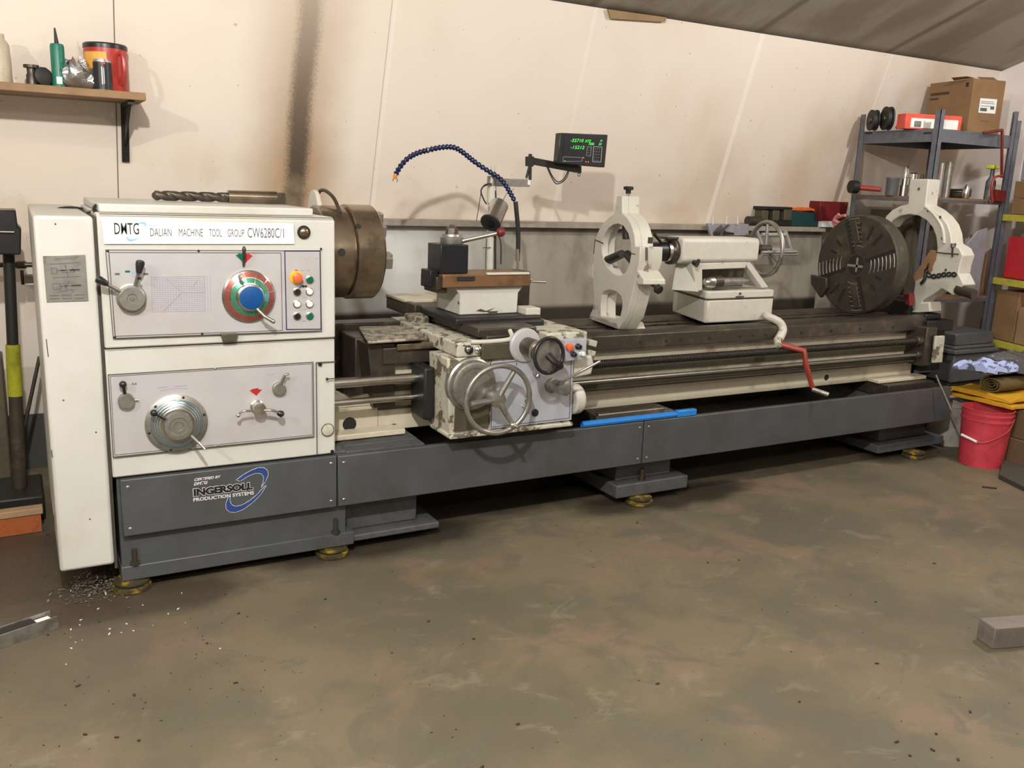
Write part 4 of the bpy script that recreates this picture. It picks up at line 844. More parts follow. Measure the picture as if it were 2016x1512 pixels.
g = G(); q = [PX(*p, 5.36) for p in ((1829, 491), (1846, 500), (1800, 560), (1800, 545))]; g.prism([PX(*p, 5.3) for p in ((1832, 492), (1850, 500), (1842, 530), (1802, 562), (1798, 545))], (.03, 0, 0)); top(g, 'leaning_board', 'skin_board', 'orange-brown board leaning inside the big white steady rest', 'board')
g = G(); g.prism([PX(*p, 5.0) for p in ((1778, 579), (1791, 578), (1791, 602), (1782, 600))], (.05, 0, 0)); top(g, 'red_block', 'dark_red', 'small dark red block at the foot of the big white steady rest', 'block', bev=.003)
# ================================================================== DIGITAL READOUT
DR = thing('digital_readout', 'black digital readout with green digits on a swing arm', 'digital readout', PY(1044, 353, 4.3))
RY = 4.25
g = G(); g.prism(plane_pts([(1103, 261.5), (1197, 265.2), (1190.6, 329.7), (1098, 321.7)], RY), (0, .05, 0)); rd = g.add('display_case', 'black_plastic', DR, .004)
FY = RY - .0008
def dsp(u, v): return PY(1080 + u / 13.74, 250 + v / 13.74, FY)
g = G(); g.prism([dsp(*p) for p in ((420, 270), (1480, 300), (1400, 960), (370, 950))], (0, -.001, 0)); g.add('display_face', 'black_oxide', DR)
F3 = FY - .0014
def dtx(s, u0, v0, u1, v1, h, mat='led_green', **k):
    o = text(s, 'display_digits', mat, DR, dsp(u0, v0), dsp(u1, v1), h / 13.74 * kp(dsp(u0, v0)), off=.0016, shear=.25, **k)
dtx('-55710', 590, 405, 940, 415, 85); dtx('-15212', 590, 590, 960, 600, 85); dtx('XYZ', 975, 415, 1145, 420, 70); dtx('1000', 1085, 490, 1225, 495, 65); dtx('0', 1395, 400, 1440, 402, 55); dtx('20', 1345, 490, 1430, 493, 55)
for L_, w_ in (([(1215, 530), (1440, 540), (1410, 950), (1185, 940)], .0022), ([(1045, 530), (1160, 535), (1130, 790), (1020, 780)], .0010), ([(390, 805), (910, 830), (900, 930), (380, 935)], .0012)):
    g = G(); stroke(g, [dsp(*p) + V((0, -.001, 0)) for p in L_], w_, .001, True); g.add('key_frame', 'lilac', DR)
for r in range(5):
    for c in range(3):
        p = dsp(1262 + c * 55 - r * 8, 590 + r * 78) + V((0, -.001, 0)); g = G(); g.box((p.x - .0022, p.y - .0015, p.z - .0022), (p.x + .0022, p.y, p.z + .0022)); g.add('key', 'steel_grey', DR)
for r in range(4):
    for c in range(2):
        p = dsp(1075 + c * 50 - r * 6, 570 + r * 60) + V((0, -.001, 0)); g = G(); g.box((p.x - .002, p.y - .0015, p.z - .0016), (p.x + .002, p.y, p.z + .0016)); g.add('key', 'steel_grey', DR)
for q, m in (((440, 915), 'led_green'), ((940, 830), 'led_red'), ((1005, 940), 'led_red'), ((1070, 945), 'led_red')):
    g = G(); g.sph(dsp(*q), .0032, (1, .6, 1), 10); g.add('indicator_light', m, DR)
g = G(); g.prism(plane_pts([(1050, 310), (1096, 319), (1145, 327), (1145, 341), (1138, 340), (1052, 324)], 4.30), (0, .03, 0)); am = g.add('swing_arm', 'black_iron', DR, .002)
g = G(); g.cyl(PY(1043, 354, 4.30), PY(1044, 303, 4.30), .010); g.prism(plane_pts([(1040, 308), (1052, 308), (1051, 328), (1040, 327)], 4.29), (0, .035, 0)); g.cyl(PY(1036, 350, 4.29), PY(1042, 327, 4.29), .006); g.add('arm_post', 'black_iron', DR, .002)
g = G(); g.cyl(PY(1040, 364, 4.31), PY(1041, 340, 4.31), .014); g.add('arm_socket', 'white_plastic', DR)
g = G(); g.tube([PY(1076, 327, 4.3), PY(1084, 345, 4.3), PY(1094, 361, 4.3), PY(1106, 359, 4.3), PY(1115, 350, 4.3), PY(1120, 337, 4.3)], .003); g.tube([PY(1078, 327, 4.31), PY(1087, 346, 4.31), PY(1098, 358, 4.31), PY(1110, 352, 4.31), PY(1118, 337, 4.31)], .003); g.torus(PY(1140, 344, 4.3), (0, 1, 0), .008, .002, 16, 6); g.add('readout_cable', 'rubber', DR)
# ================================================================== WORK LAMP
A = PY(984, 402, 4.27); B = PY(966, 438, 4.20); d = (B - A).normalized(); nn = (B - A).length
WL = thing('work_lamp', 'small chrome cylindrical work lamp hanging on the pillar', 'lamp', B)
g = G(); g.lathe(A, d, [(0, .040), (.006, .049), (nn - .01, .052), (nn, .054)], 32); g.add('lamp_shade', 'steel', WL)
g = G(); g.lathe(A, d, [(nn, .056), (nn + .008, .054), (nn + .010, .034)], 32); g.add('lamp_rim', 'rubber', WL)
g = G(); g.lathe(A, d, [(nn + .009, .034), (nn + .014, .02)], 24); g.add('lamp_lens', 'black_oxide', WL)
g = G(); g.tube([PY(974, 395, 4.31), PY(972, 410, 4.28), PY(970, 420, 4.26)], .007); g.add('lamp_bracket', 'rubber', WL)
g = G(); g.tube([PY(960, 364, 4.30), PY(950, 370, 4.3), PY(946, 385, 4.3), PY(943, 405, 4.3), PY(938, 435, 4.3)], .002); g.tube([PY(968, 362, 4.28), PY(955, 364, 4.28), PY(947, 376, 4.28), PY(952, 392, 4.28), PY(958, 402, 4.27)], .004); g.tube([PY(990, 398, 4.27), PY(994, 387, 4.27), PY(1000, 378, 4.27)], .0015); g.add('lamp_cable', 'rubber', WL)
# ================================================================== COOLANT HOSE
HZ = 4.22
CH2 = thing('coolant_hose', 'dark blue segmented coolant hose arching left with an orange nozzle', 'hose', PY(1018, 532, 4.30))
hp = [(779, 344), (786, 331), (800, 314), (820, 302), (845, 295), (870, 290), (893, 290), (910, 299), (935, 319), (960, 336), (984, 351), (1000, 372), (1010, 390), (1016, 400)]
def cat(ps, n_=10):
    P = [V((p[0], p[1], 0)) for p in ps]; Q = []
    for i in range(len(P) - 1):
        p0, p1, p2, p3 = P[max(i - 1, 0)], P[i], P[i + 1], P[min(i + 2, len(P) - 1)]
        for k in range(n_): t = k / n_; Q.append(.5 * ((2 * p1) + (p2 - p0) * t + (2 * p0 - 5 * p1 + 4 * p2 - p3) * t * t + (3 * p1 - p0 - 3 * p2 + p3) * t ** 3))
    return Q + [P[-1]]
Q = [PY(p.x, p.y, HZ + .06 * (p.x - 779) / 240) for p in cat(hp)]
acc = 0; g = G(); last = Q[0]; cnt = 0
for a, b in zip(Q, Q[1:]):
    acc += (b - a).length
    if acc > .0185:
        acc = 0; d = (b - last).normalized(); n0 = (b - last).length
        g.lathe(last, d, [(0, .009), (.003, .0125), (.008, .0150), (.013, .0125), (n0 * .8, .009), (n0, .010)], 12); last = b
g.add('segmented_tube', 'hose_blue', CH2)
g = G(); g.lathe(Q[1], (Q[0] - Q[3]), [(0, .011), (.006, .011), (.024, .005)], 14); g.add('nozzle', 'hose_tip', CH2)
g = G(); c = PY(778, 355, HZ); g.torus(c, (.2, 1, .3), .011, .0025, 20, 8, math.pi * .9, math.pi * 2.3); g.add('nozzle_clip', 'steel', CH2)
g = G(); g.torus(PY(841, 296, HZ), (1, 0, .2), .013, .003, 20, 6); g.add('hose_clip', 'steel', CH2)
g = G(); g.tube([PY(1015, 397, HZ + .06), PY(1017, 418, 4.28), PY(1020, 455, 4.29), PY(1020, 500, 4.30)], .0125); g.add('rubber_sleeve', 'rubber', CH2)
g = G(); g.cyl(PY(1019, 490, 4.30), PY(1019, 514, 4.30), .0145, n=8); g.cyl(PY(1019, 512, 4.30), PY(1018, 536, 4.30), .008); g.add('hose_fitting', 'steel', CH2)
# ================================================================== THINGS ON THE LATHE
zl2 = 1.487; A = PZ(301, 391, zl2 + .02); B = PZ(562, 405, zl2 + .02); A.y = B.y = 3.95
A = PY(299, 386, 3.95); B = PY(561, 397, 3.95); B.z = A.z = zl2 + .036; B.x = PY(561, 397, 3.95).x
TD = thing('twist_drill', 'large taper-shank twist drill lying on top of the headstock', 'drill bit', (A + B) / 2 - V((0, 0, .03)))
xm = PY(449, 393, 3.95).x; xt = PY(544, 397, 3.95).x
g = G(); n_ = 60; prev = None
for i in range(n_ + 1):
    t = i / n_; x = A.x + (xm - A.x) * t; tw_ = t * 2 * math.pi * 2.1; R = .0205 * min(1, .35 + t * 14); ring = []
    for k in range(20):
        a = 2 * math.pi * k / 20; r = R * (1 - .42 * max(0, math.cos(2 * (a - tw_))) ** 1.6); ring.append(g.b.verts.new((x, 3.95 + r * math.cos(a), A.z - .012 + r * math.sin(a))))
    if prev:
        for k in range(20): g.face((prev[k], prev[(k + 1) % 20], ring[(k + 1) % 20], ring[k]))
    else: g.face(ring[::-1])
    prev = ring
g.face(prev); g.add('drill_flute', 'steel_oily', TD, smooth=50)
g = G(); zz = A.z - .0075; g.cyl((xm, 3.95, zz), (xt, 3.95, zz), .0265, .0275, n=32); g.add('taper_shank', 'chuck_steel', TD)
g = G(); g.box((xt, 3.935, zz - .026), (B.x, 3.965, zz + .022)); g.add('tang', 'steel_oily', TD, .003)
A = PY(1147, 832, 3.5); B = PY(1370, 812, 3.5); zc = .459 + .0165
A = V((A.x, 3.507, zc)); B = V((B.x, 3.507, zc)); m1 = A.lerp(B, .78)
BP = thing('breaker_bar', 'bright blue square-headed steel bar lying along the top of the base cover', 'bar', (A + B) / 2 - V((0, 0, .0165)))
g = G(); g.lathe(A, B - A, [(0, .0165), ((m1 - A).length, .0165), ((m1 - A).length + .04, .013)], 8); g.add('bar_shaft', 'pipe_blue', BP)
g = G(); g.box((m1.x + .03, 3.491, zc - .0160), (B.x, 3.523, zc + .020)); g.add('bar_head', 'pipe_blue', BP, .005)
A = PY(1163, 812, 3.60); B = PY(1297, 795, 3.60)
g = G(); g.prism([(A.x, 3.54, .46), (A.x, 3.66, .476), (A.x, 3.66, .505), (A.x, 3.55, .495)], (B.x - A.x, 0, 0)); g.cyl((A.x + .02, 3.575, .485), (B.x, 3.575, .485), .022, n=14)
top(g, 'round_bar', 'steel_oily', 'rusty dark round bar lying behind the bright blue bar', 'bar')
for k, (x, y) in enumerate(((1462, 803), (1494, 800), (1700, 795), (1565, 794))):
    p = PY(x, y, 3.62); p.z = .262 + .12; g = G(); g.obox((p.x, 3.62, .38), (1, .2, .3), (0, 1, .2), (0, -.2, 1), .07, .03, .02); g.b.free()
# ================================================================== LEFT WALL SHELF
sy = 4.50; e = PY(287, 183, sy); zs = e.z
WS = thing('wall_shelf', 'long brown wooden shelf on a black bracket high at the left of the back wall', 'shelf', (e.x - .6, sy + .15, zs - .035))
g = G(); g.box((-.75, sy, zs - .034), (e.x, wallY(zs) - .005, zs)); g.add('shelf_board', 'wood_shelf', WS, .003)
bxp = PY(247, 200, 4.75); zb2 = PW(252, 319).z; g = G()
g.prism([(bxp.x - .016, wallY(zs - .035) - .018, zs - .035), (bxp.x - .016, wallY(zs - .035) - .004, zs - .035), (bxp.x - .016, wallY(zb2) - .004, zb2), (bxp.x - .016, wallY(zb2) - .018, zb2)], (.034, 0, 0)); g.box((bxp.x - .014, sy + .03, zs - .052), (bxp.x + .016, wallY(zs - .04) - .01, zs - .036))
g.prism([(bxp.x - .003, sy + .04, zs - .05), (bxp.x - .003, wallY(zs) - .02, zs - .05), (bxp.x - .003, wallY(zb2) - .02, zb2 + .06)], (.006, 0, 0)); g.add('shelf_bracket', 'black_iron', WS)
def onshelf(x0, x1, ytop, Y, zbase, ybot=None):
    xm_ = (x0 + x1) / 2; p = PY(xm_, 150, Y); k = kp(V((p.x, Y, zbase)))
    # horizontal position along this depth at the base height
    a = PY(xm_, 150, Y); 
    for _ in range(4):
        d = ray(xm_, yy) if False else None
        break
    lo, hi = 0, 1500
    for _ in range(30):
        m = (lo + hi) / 2
        if PY(xm_, m, Y).z > zbase: lo = m
        else: hi = m
    p = PY(xm_, lo, Y); return V((p.x, Y, zbase)), (x1 - x0) / 2 * k, (lo - ytop) * k
c, r, h = onshelf(-18, 22, 72, 4.62, zs); BT = None
g = G(); g.lathe(c, (0, 0, 1), [(0, r), (.01, r * 1.03), (h * .78, r), (h * .86, r * .8), (h * .90, r * .62), (h, r * .6)]); top(g, 'squeeze_bottle', 'bottle_beige', 'beige plastic bottle at the far left end of the wall shelf', 'bottle')
c, r, h = onshelf(54, 74, 130, 4.60, zs); g = G(); g.lathe(c, (0, 0, 1), [(0, r * 1.05), (h * .5, r), (h * .6, r * .8), (h * .85, r * .85), (h * .86, r * 1.4), (h, r * 1.4)]); top(g, 'bobbin', 'steel_oily', 'small dark flanged bobbin standing on the wall shelf', 'bobbin')
c, r, h = onshelf(77, 105, 135, 4.60, zs); g = G(); g.lathe(c + V((-r * .4, -.01, h * .5)), (.5, -1, .1), [(-.02, h * .44), (.015, h * .5), (.02, h * .4)], 10); g.lathe(c + V((0, 0.01, 0)), (0, 0, 1), [(0, r * .8), (h * .7, r * .8)]); top(g, 'pipe_plug', 'rubber', 'round dark grey plug lying beside the small bobbin', 'plug')
c, r, h = onshelf(105, 130, 62, 4.60, zs); GT = thing('caulk_tube', 'green caulk tube with a pointed nozzle standing on the wall shelf', 'tube', c)
g = G(); g.lathe(c, (0, 0, 1), [(0, r), (h * .70, r * 1.02), (h * .735, r * .9)], 24); g.add('tube_body', 'green_bottle', GT)
g = G(); g.lathe(c + V((0, 0, h * .73)), (-.06, 0, 1), [(0, r * .35), (h * .05, r * .3), (h * .27, r * .12)], 12); g.add('nozzle', 'rubber', GT)
g = G(); g.obox(c + V((0, -r, h * .12)), (1, 0, 0), (0, 1, 0), (0, 0, 1), r * .8, .002, h * .12); g.add('tube_label', 'label_white', GT)
c, r, h = onshelf(132, 186, 122, 4.60, zs); g = G(); g.sph(c + V((-r * .25, 0, h * .5)), h * .5, (1.2, 1, 1), 20); g.sph(c + V((r * .45, -.01, h * .27)), h * .28, (1.5, 1.2, 1), 16)
for v in g.b.verts:
    f = .82 + .36 * random.random(); v.co = c + (v.co - c) * f if (v.co - c).z > .01 else v.co; v.co.z = max(v.co.z, zs + .0005)
top(g, 'foil_bundle', 'tin_foil', 'crumpled silver foil bundle on the wall shelf', 'foil')
c, r, h = onshelf(187, 221, 119, 4.56, zs); SC_ = thing('spray_can', 'small black and silver can in front of the red coffee can', 'can', c)
g = G(); g.lathe(c, (0, 0, 1), [(0, r * .97), (.004, r), (h * .93, r), (h * .95, r * .9), (h * .97, r * .9), (h, r * .5)], 28); g.add('can_body', 'tin_foil', SC_)
g = G(); g.lathe(c, (0, 0, 1), [(h * .03, r * 1.01), (h * .88, r * 1.01)], 28, False); g.add('can_label', 'can_black', SC_)
g = G(); g.obox(c + V((-.15 * r, -r * 1.01, h * .45)), (1, 0, 0), (0, 1, 0), (0, 0, 1), r * .12, .002, h * .55); g.obox(c + V((.05 * r, -r * 1.01, h * .45)), (1, 0, 0), (0, 1, 0), (0, 0, 1), r * .08, .002, h * .5); g.add('label_stripe', 'logo_white', SC_)
g = G(); g.obox(c + V((.0 * r, -r * 1.01, h * .84)), (1, 0, 0), (0, 1, 0), (0, 0, 1), r * .5, .002, h * .06); g.add('label_badge', 'red_paint', SC_)
c, r, h = onshelf(173, 251, 93, 4.665, zs); CC = thing('coffee_can', 'red plastic coffee can with a black lid at the right end of the wall shelf', 'can', c)
g = G(); g.lathe(c, (0, 0, 1), [(0, r * .96), (.01, r), (h * .9, r)], 36); g.add('can_body', 'can_red', CC)
g = G(); g.lathe(c, (0, 0, 1), [(h * .895, r * 1.03), (h * .97, r * 1.03), (h, r * .98)], 36); g.add('lid', 'black_plastic', CC)
g = G()
for i in range(9): pass
a0 = -150; pts_ = [c + V((r * 1.006 * math.cos(math.radians(a)), r * 1.006 * math.sin(math.radians(a)), h * .55)) for a in range(-165, -90, 8)]
for p, q in zip(pts_, pts_[1:]): g.obox((p + q) / 2, q - p, V((p + q) / 2 - c).cross(V((0, 0, 1))).cross(V((0, 0, 1))), (0, 0, 1), (q - p).length * 1.03, .003, h * .5)
g.add('can_label', 'label_yellow', CC)
g = G(); hx = c + V((r * .55, -r * .84, 0)); g.tube([hx + V((0, 0, h * .80)), hx + V((.012, -.022, h * .75)), hx + V((.014, -.026, h * .4)), hx + V((.004, 0, h * .18))], .010); g.add('can_handle', 'can_red', CC)
# ================================================================== FAR LEFT
PT = thing('post_stand', 'black post with a yellow lower sleeve and black box head at the left edge', 'stand', (PY(30, 900, 4.62).x, 4.62, 0))
b0 = V((PY(33, 900, 4.62).x, 4.62, 0)); t0 = PY(17, 500, 4.62); y0 = PY(25, 678, 4.62)
g = G(); g.cyl(y0, t0, .024); g.add('post', 'black_iron', PT)
y1 = y0.lerp(b0, .30); g = G(); g.cyl(y1, y0, .031, .030); g.add('sleeve', 'yellow_tube', PT)
g = G(); g.cyl(b0, y1, .033, .029); g.add('lower_post', 'steel_oily', PT)
g = G(); g.box((b0.x - .18, 4.45, 0), (b0.x + .1, 4.8, .12)); g.add('stand_base', 'black_iron', PT, .01)
g = G(); g.prism(plane_pts([(-90, 413), (31, 414), (35, 447), (42, 449), (41, 502), (-90, 500)], 4.50), (0, .22, 0)); g.add('head_box', 'black_plastic', PT, .008)
g = G(); g.cyl(PY(-60, 455, 4.49), PY(28, 457, 4.49), .004); g.add('head_trim', 'steel_grey', PT)
a = PY(-200, 520, 4.90); b = PY(95, 521, 4.90); g = G(); g.cyl((a.x, 4.90, b.z), (b.x, 4.90, b.z), .012); g.cyl((PY(32, 520, 4.9).x, 4.9, b.z), (PY(52, 520, 4.9).x, 4.9, b.z), .018); top(g, 'wall_pipe', 'steel_oily', 'dark horizontal pipe on the wall left of the lathe', 'pipe')
g = G(); c = PY(58, 548, 4.9); g.box((c.x - .02, 4.86, c.z - .02), (c.x + .08, 4.95, c.z + .015)); g.cyl(c + V((-.03, 0, -.03)), c + V((-.03, 0, .04)), .008); top(g, 'pipe_valve', 'steel_oily', 'small dark valve under the wall pipe', 'valve', bev=.003)
g = G(); a = PY(78, 702, 4.95); b = PY(50, 832, 4.92); g.cyl(a, a + (b - a) * (a.z / (a.z - b.z)), .009); top(g, 'leaning_rod', 'steel_oily', 'thin dark rod leaning between the black post and the lathe', 'rod')
g = G(); p = PY(22, 700, 4.85); q = PY(20, 880, 4.85); g.box((-.9, 4.80, 0), (q.x, 5.0, p.z)); top(g, 'metal_cabinet', 'olive_steel', 'low olive-grey cabinet at the left edge behind the black post', 'cabinet', bev=.01)
a = PZ(84, 993, .07); BM = thing('push_broom', 'orange-bristled push broom head on the floor at the left edge', 'broom', (-.25, 4.33, 0))
ax_ = V((1, .04, 0)).normalized(); e_ = PY(84, 995, 4.30)
g = G(); g.obox(V((e_.x - .30, 4.31, .100)), ax_, (0, 1, 0), (0, 0, 1), .60, .06, .030); g.add('broom_block', 'broom_wood', BM, .004)
g = G(); g.obox(V((e_.x - .30, 4.31, .045)), ax_, (0, 1, 0), (0, 0, 1), .58, .05, .085)
g.add('bristles', 'bristle_orange', BM)
A = PZ(-60, 1290, 0); B = PZ(108, 1232, 0); u = (B - A).normalized(); v = V((-u.y, u.x, 0)); MC = thing('metal_channel', 'open aluminium channel lying on the floor at the lower left edge', 'channel', A.lerp(B, .5))
for s_ in (-1, 1):
    g = G(); g.obox(A.lerp(B, .5) + v * (s_ * .03) + V((0, 0, .025)), u, v, (0, 0, 1), (B - A).length, .004, .05); g.add('flange', 'steel_grey', MC, .001)
g = G(); g.obox(A.lerp(B, .5) + V((0, 0, .003)), u, v, (0, 0, 1), (B - A).length, .062, .004); g.add('web', 'steel_grey', MC)
g = G(); g.obox(A.lerp(B, .78) + V((0, 0, .022)), u, v, (0, 0, 1), .10, .045, .03); g.add('end_block', 'label_white', MC, .003)
g = G(); g.obox(A.lerp(B, .55) + V((0, 0, .026)), u, v, (0, 0, 1), .12, .05, .04); g.add('slide_block', 'rubber', MC, .004)
# swarf
random.seed(3); g = G()
for i in range(420):
    a = random.gauss(0, 1); x = .19 + random.gauss(0, .075); y = 3.60 + random.gauss(0, .07); zz = max(0, .05 - abs(x - .19) * .4 - abs(y - 3.60) * .5) * random.random()
    d = V((random.uniform(-1, 1), random.uniform(-1, 1), random.uniform(-.4, .6))).normalized(); s_ = random.uniform(.004, .013)
    p = V((x, y, zz + .002 + .5 * s_ * abs(d.z) + .002)); t_ = frame(d)
    g.obox(p, d, t_[0], t_[1], s_, s_ * .5, .0012)
top(g, 'metal_swarf', 'chips', 'pile of pale metal swarf on the floor under the end cover', 'swarf', kind='stuff')
g = G(); random.seed(11)
for i in range(240):
    px, py = random.uniform(0, 2016), random.uniform(960, 1512)
    if random.random() < .3: px, py = random.gauss(330, 200), random.gauss(1250, 90)
    p = PZ(px, py, 0); s_ = random.choice((.002, .002, .003, .003, .006)); d = V((random.uniform(-1, 1), random.uniform(-1, 1), 0)).normalized()
    if p.y < .9 or p.x > 6: continue
    g.obox(p + V((0, 0, s_ * .3 + .0005)), d, d.cross(V((0, 0, 1))), (0, 0, 1), s_ * random.uniform(1, 2.5), s_, s_ * .6)
top(g, 'floor_grit', 'ink_brown', 'dark grit and crumbs scattered over the concrete floor', 'grit', kind='stuff')
g = G(); random.seed(12)
for i in range(38):
    px, py = random.gauss(210, 90), random.gauss(1190, 55); p = PZ(px, py, 0); s_ = random.uniform(.002, .0045); d = V((random.uniform(-1, 1), random.uniform(-1, 1), 0)).normalized()
    if p.y > 3.42: continue
    g.obox(p + V((0, 0, s_ * .3 + .0005)), d, d.cross(V((0, 0, 1))), (0, 0, 1), s_ * random.uniform(1, 3), s_, s_ * .5)
top(g, 'chip_flakes', 'white_plastic', 'pale flakes scattered on the floor before the headstock', 'flakes', kind='stuff')
# ================================================================== RIGHT FRONT FLOOR
P0 = PZ(1953, 1279, 0); P1 = PZ(1924, 1268, 0); P2 = PZ(2016, 1274, 0); u = (P2 - P0).normalized(); v = V((-u.y, u.x, 0)); wd = .075
hgt = .10
g = G(); g.prism([P0, P0 + u * .45, P0 + u * .45 + v * .085, P0 + v * .085], (0, 0, .085)); top(g, 'steel_block', 'block_grey', 'grey rectangular steel bar on the floor at the right edge', 'bar', bev=.004)
p = PZ(1966, 943, 0); q = PZ(2016, 968, 0); g = G(); g.prism([p, q, q + V((.7, .2, 0)), p + V((.6, .35, 0))], (0, 0, .03)); top(g, 'rubber_mat', 'mat_dark', 'dark flat mat on the floor beside the red bucket', 'mat', bev=.004)
g = G(); a = PZ(1934, 958, .006); b = PZ(1962, 961, .006); g.cyl(a, b, .005); top(g, 'floor_stick', 'ink_brown', 'thin dark stick on the floor by the dark mat', 'stick')
# buckets
bc_ = PZ(1929, 912, 0); BK = thing('bucket', 'red plastic bucket with a wire handle at the right', 'bucket', bc_, 'floor buckets')
def bucket(c, r0, r1, h, mat, par, rim=True):
    g = G(); g.lathe(c, (0, 0, 1), [(0, r0), (h * .80, r0 + (r1 - r0) * .8), (h * .805, r1 * 1.02), (h * .83, r1 * 1.02), (h * .835, r1 * .985), (h * .9, r1 * .99), (h * .905, r1 * 1.03), (h * .93, r1 * 1.03), (h * .935, r1), (h * .985, r1), (h * .99, r1 * 1.035), (h, r1 * 1.035), (h, r1 * .97), (h * .1, r0 * .95)], 40); return g.add('bucket_body', mat, par)
bucket(bc_, .128, .148, .365, 'bucket_red', BK)
e1 = bc_ + V((.09, -.10, .30)); vd = V((bc_.x, bc_.y, 0)).normalized(); rt = V((vd.y, -vd.x, 0)); up_ = V((0, 0, 1))
g = G(); hl = [bc_ + rt * .152 + up_ * .315, bc_ + rt * .125 - vd * .10 + up_ * .255, bc_ + rt * .06 - vd * .150 + up_ * .205, bc_ + rt * .0 - vd * .165 + up_ * .175, bc_ - rt * .06 - vd * .150 + up_ * .172, bc_ - rt * .12 - vd * .10 + up_ * .19]
g.tube(hl, .0032); g.add('wire_handle', 'bucket_red', BK)
g = G(); g.cyl(bc_ - rt * .035 - vd * .162 + up_ * .172, bc_ - rt * .125 - vd * .098 + up_ * .190, .0085); g.add('handle_grip', 'white_plastic', BK)
g = G()
for q in ((1925, 855), (1942, 856), (1947, 860)):
    p = PP(q[0], q[1], bc_ + V((-.06, -.128, 0)), V((-.4, -.9, 0)).normalized()); g.sph(p, .010, (1, .25, 1))
for q in ((1974, 848), (1976, 858), (1972, 866)):
    p = bc_ + V((.09, -.108, .2 - (q[1] - 848) * .003)); g.sph(p, .007, (.6, .6, 1))
g.b.free()
wb = PZ(1873, 880, 0) + V((.07, .10, 0)); WB = thing('bucket', 'dirty white bucket half hidden behind the red bucket', 'bucket', wb, 'floor buckets'); bucket(wb, .12, .14, .34, 'bucket_white', WB)
g = G(); a = PY(1842, 738, 3.475); b = PY(1884, 834, 3.36); g.cyl(a, b, .006, .005); top(g, 'pry_rod', 'steel', 'thin steel rod leaning from the lathe end down to the buckets', 'rod')
# cardboard boxes and the folded things on them
bs = PZ(1990, 938, 0); g = G(); bb = V((bs.x + .20, bs.y - .02, 0))
g.box((bb.x, bb.y, 0), (bb.x + .55, bb.y + .42, .18)); top(g, 'carton', 'cardboard_dark', 'flattened brown carton on the floor behind the red bucket', 'box', 'cartons under the folded cloths', bev=.004)
g = G(); g.box((bb.x + .02, bb.y + .02, .182), (bb.x + .53, bb.y + .40, .366)); top(g, 'carton', 'cardboard_dark', 'brown carton directly under the yellow cloth', 'box', 'cartons under the folded cloths', bev=.004)
def folded(name, px, Y, thick, dY, mat, label, cat_, layers=3, amp=.012):
    g = G(); pts = [PY(x, y, Y) for x, y in px]; n_ = len(pts)
    for L_ in range(layers):
        o = V((0, L_ * .012, -thick * L_ / layers)); a = [p + o for p in pts]
        g.prism(a, (0, dY, thick * .0)) if False else None
    return g
def slab(name, x0, x1, y0, y1, z0, z1, mat, label, cat_, amp=.012, seed=1, sag=0, group=None):
    rnd = random.Random(seed); g = G(); nx, ny = 16, 8; top_, bot = [], []
    f1, f2, f3 = rnd.uniform(6, 10), rnd.uniform(5, 9), rnd.uniform(0, 6)
    for j in range(ny + 1):
        ra, rb_ = [], []
        for i in range(nx + 1):
            u, v = i / nx, j / ny; x = x0 + (x1 - x0) * u; y = y0 + (y1 - y0) * v + amp * math.sin(f2 * u * 3 + f3)
            w_ = amp * (math.sin(f1 * u * 2 + f3 + v * 4) + .6 * math.sin(f2 * v * 2 + u * 7)); edge = 1 - .5 * (abs(2 * v - 1) ** 4)
            dz = -sag * u
            ra.append(g.b.verts.new((x, y, z0 + (z1 - z0) * edge + w_ + dz))); rb_.append(g.b.verts.new((x, y, z0 + w_ * .3 + dz)))
        top_.append(ra); bot.append(rb_)
    for j in range(ny):
        for i in range(nx):
            g.face((top_[j][i], top_[j][i + 1], top_[j + 1][i + 1], top_[j + 1][i])); g.face((bot[j][i], bot[j + 1][i], bot[j + 1][i + 1], bot[j][i + 1]))
    for i in range(nx):
        g.face((top_[0][i], bot[0][i], bot[0][i + 1], top_[0][i + 1])); g.face((top_[ny][i], top_[ny][i + 1], bot[ny][i + 1], bot[ny][i]))
    for j in range(ny):
        g.face((top_[j][0], top_[j + 1][0], bot[j + 1][0], bot[j][0])); g.face((top_[j][nx], bot[j][nx], bot[j + 1][nx], top_[j + 1][nx]))
    return top(g, name, mat, label, cat_, group)
zc0 = .376; cx0 = bc_.x + .07
slab('folded_cloth', cx0 - .03, cx0 + .75, bc_.y - .13, bc_.y + .35, zc0, zc0 + .022, 'cloth_yellow', 'folded yellow cloth draped from the red bucket across the cartons', 'cloth', .006, 2)
slab('folded_cloth', cx0 - .01, cx0 + .75, bc_.y - .09, bc_.y + .35, zc0 + .03, zc0 + .058, 'cloth_yellow', 'second folded yellow cloth lying under the rolled olive tarp', 'cloth', .005, 5)
g = G(); rl = V((cx0 + .03, bc_.y + .07, zc0 + .115)); sp_ = []
for i in range(60):
    t = i / 59; a = t * 2 * math.pi * 3.2; r = .008 + .048 * t; sp_.append((rl.y + r * math.cos(a) * 1.5, rl.z + r * math.sin(a)))
ins = [(rl.y + (y - rl.y) * .82, rl.z + (z - rl.z) * .82) for y, z in sp_]
n_ = len(sp_)
A_ = [g.b.verts.new((rl.x, y, z)) for y, z in sp_]; B_ = [g.b.verts.new((rl.x, y, z)) for y, z in ins]; C_ = [g.b.verts.new((rl.x + .62, y, z)) for y, z in sp_]; D_ = [g.b.verts.new((rl.x + .62, y, z)) for y, z in ins]
for i in range(n_ - 1):
    g.face((A_[i], A_[i + 1], B_[i + 1], B_[i])); g.face((A_[i], C_[i], C_[i + 1], A_[i + 1])); g.face((B_[i], B_[i + 1], D_[i + 1], D_[i])); g.face((C_[i], D_[i], D_[i + 1], C_[i + 1]))
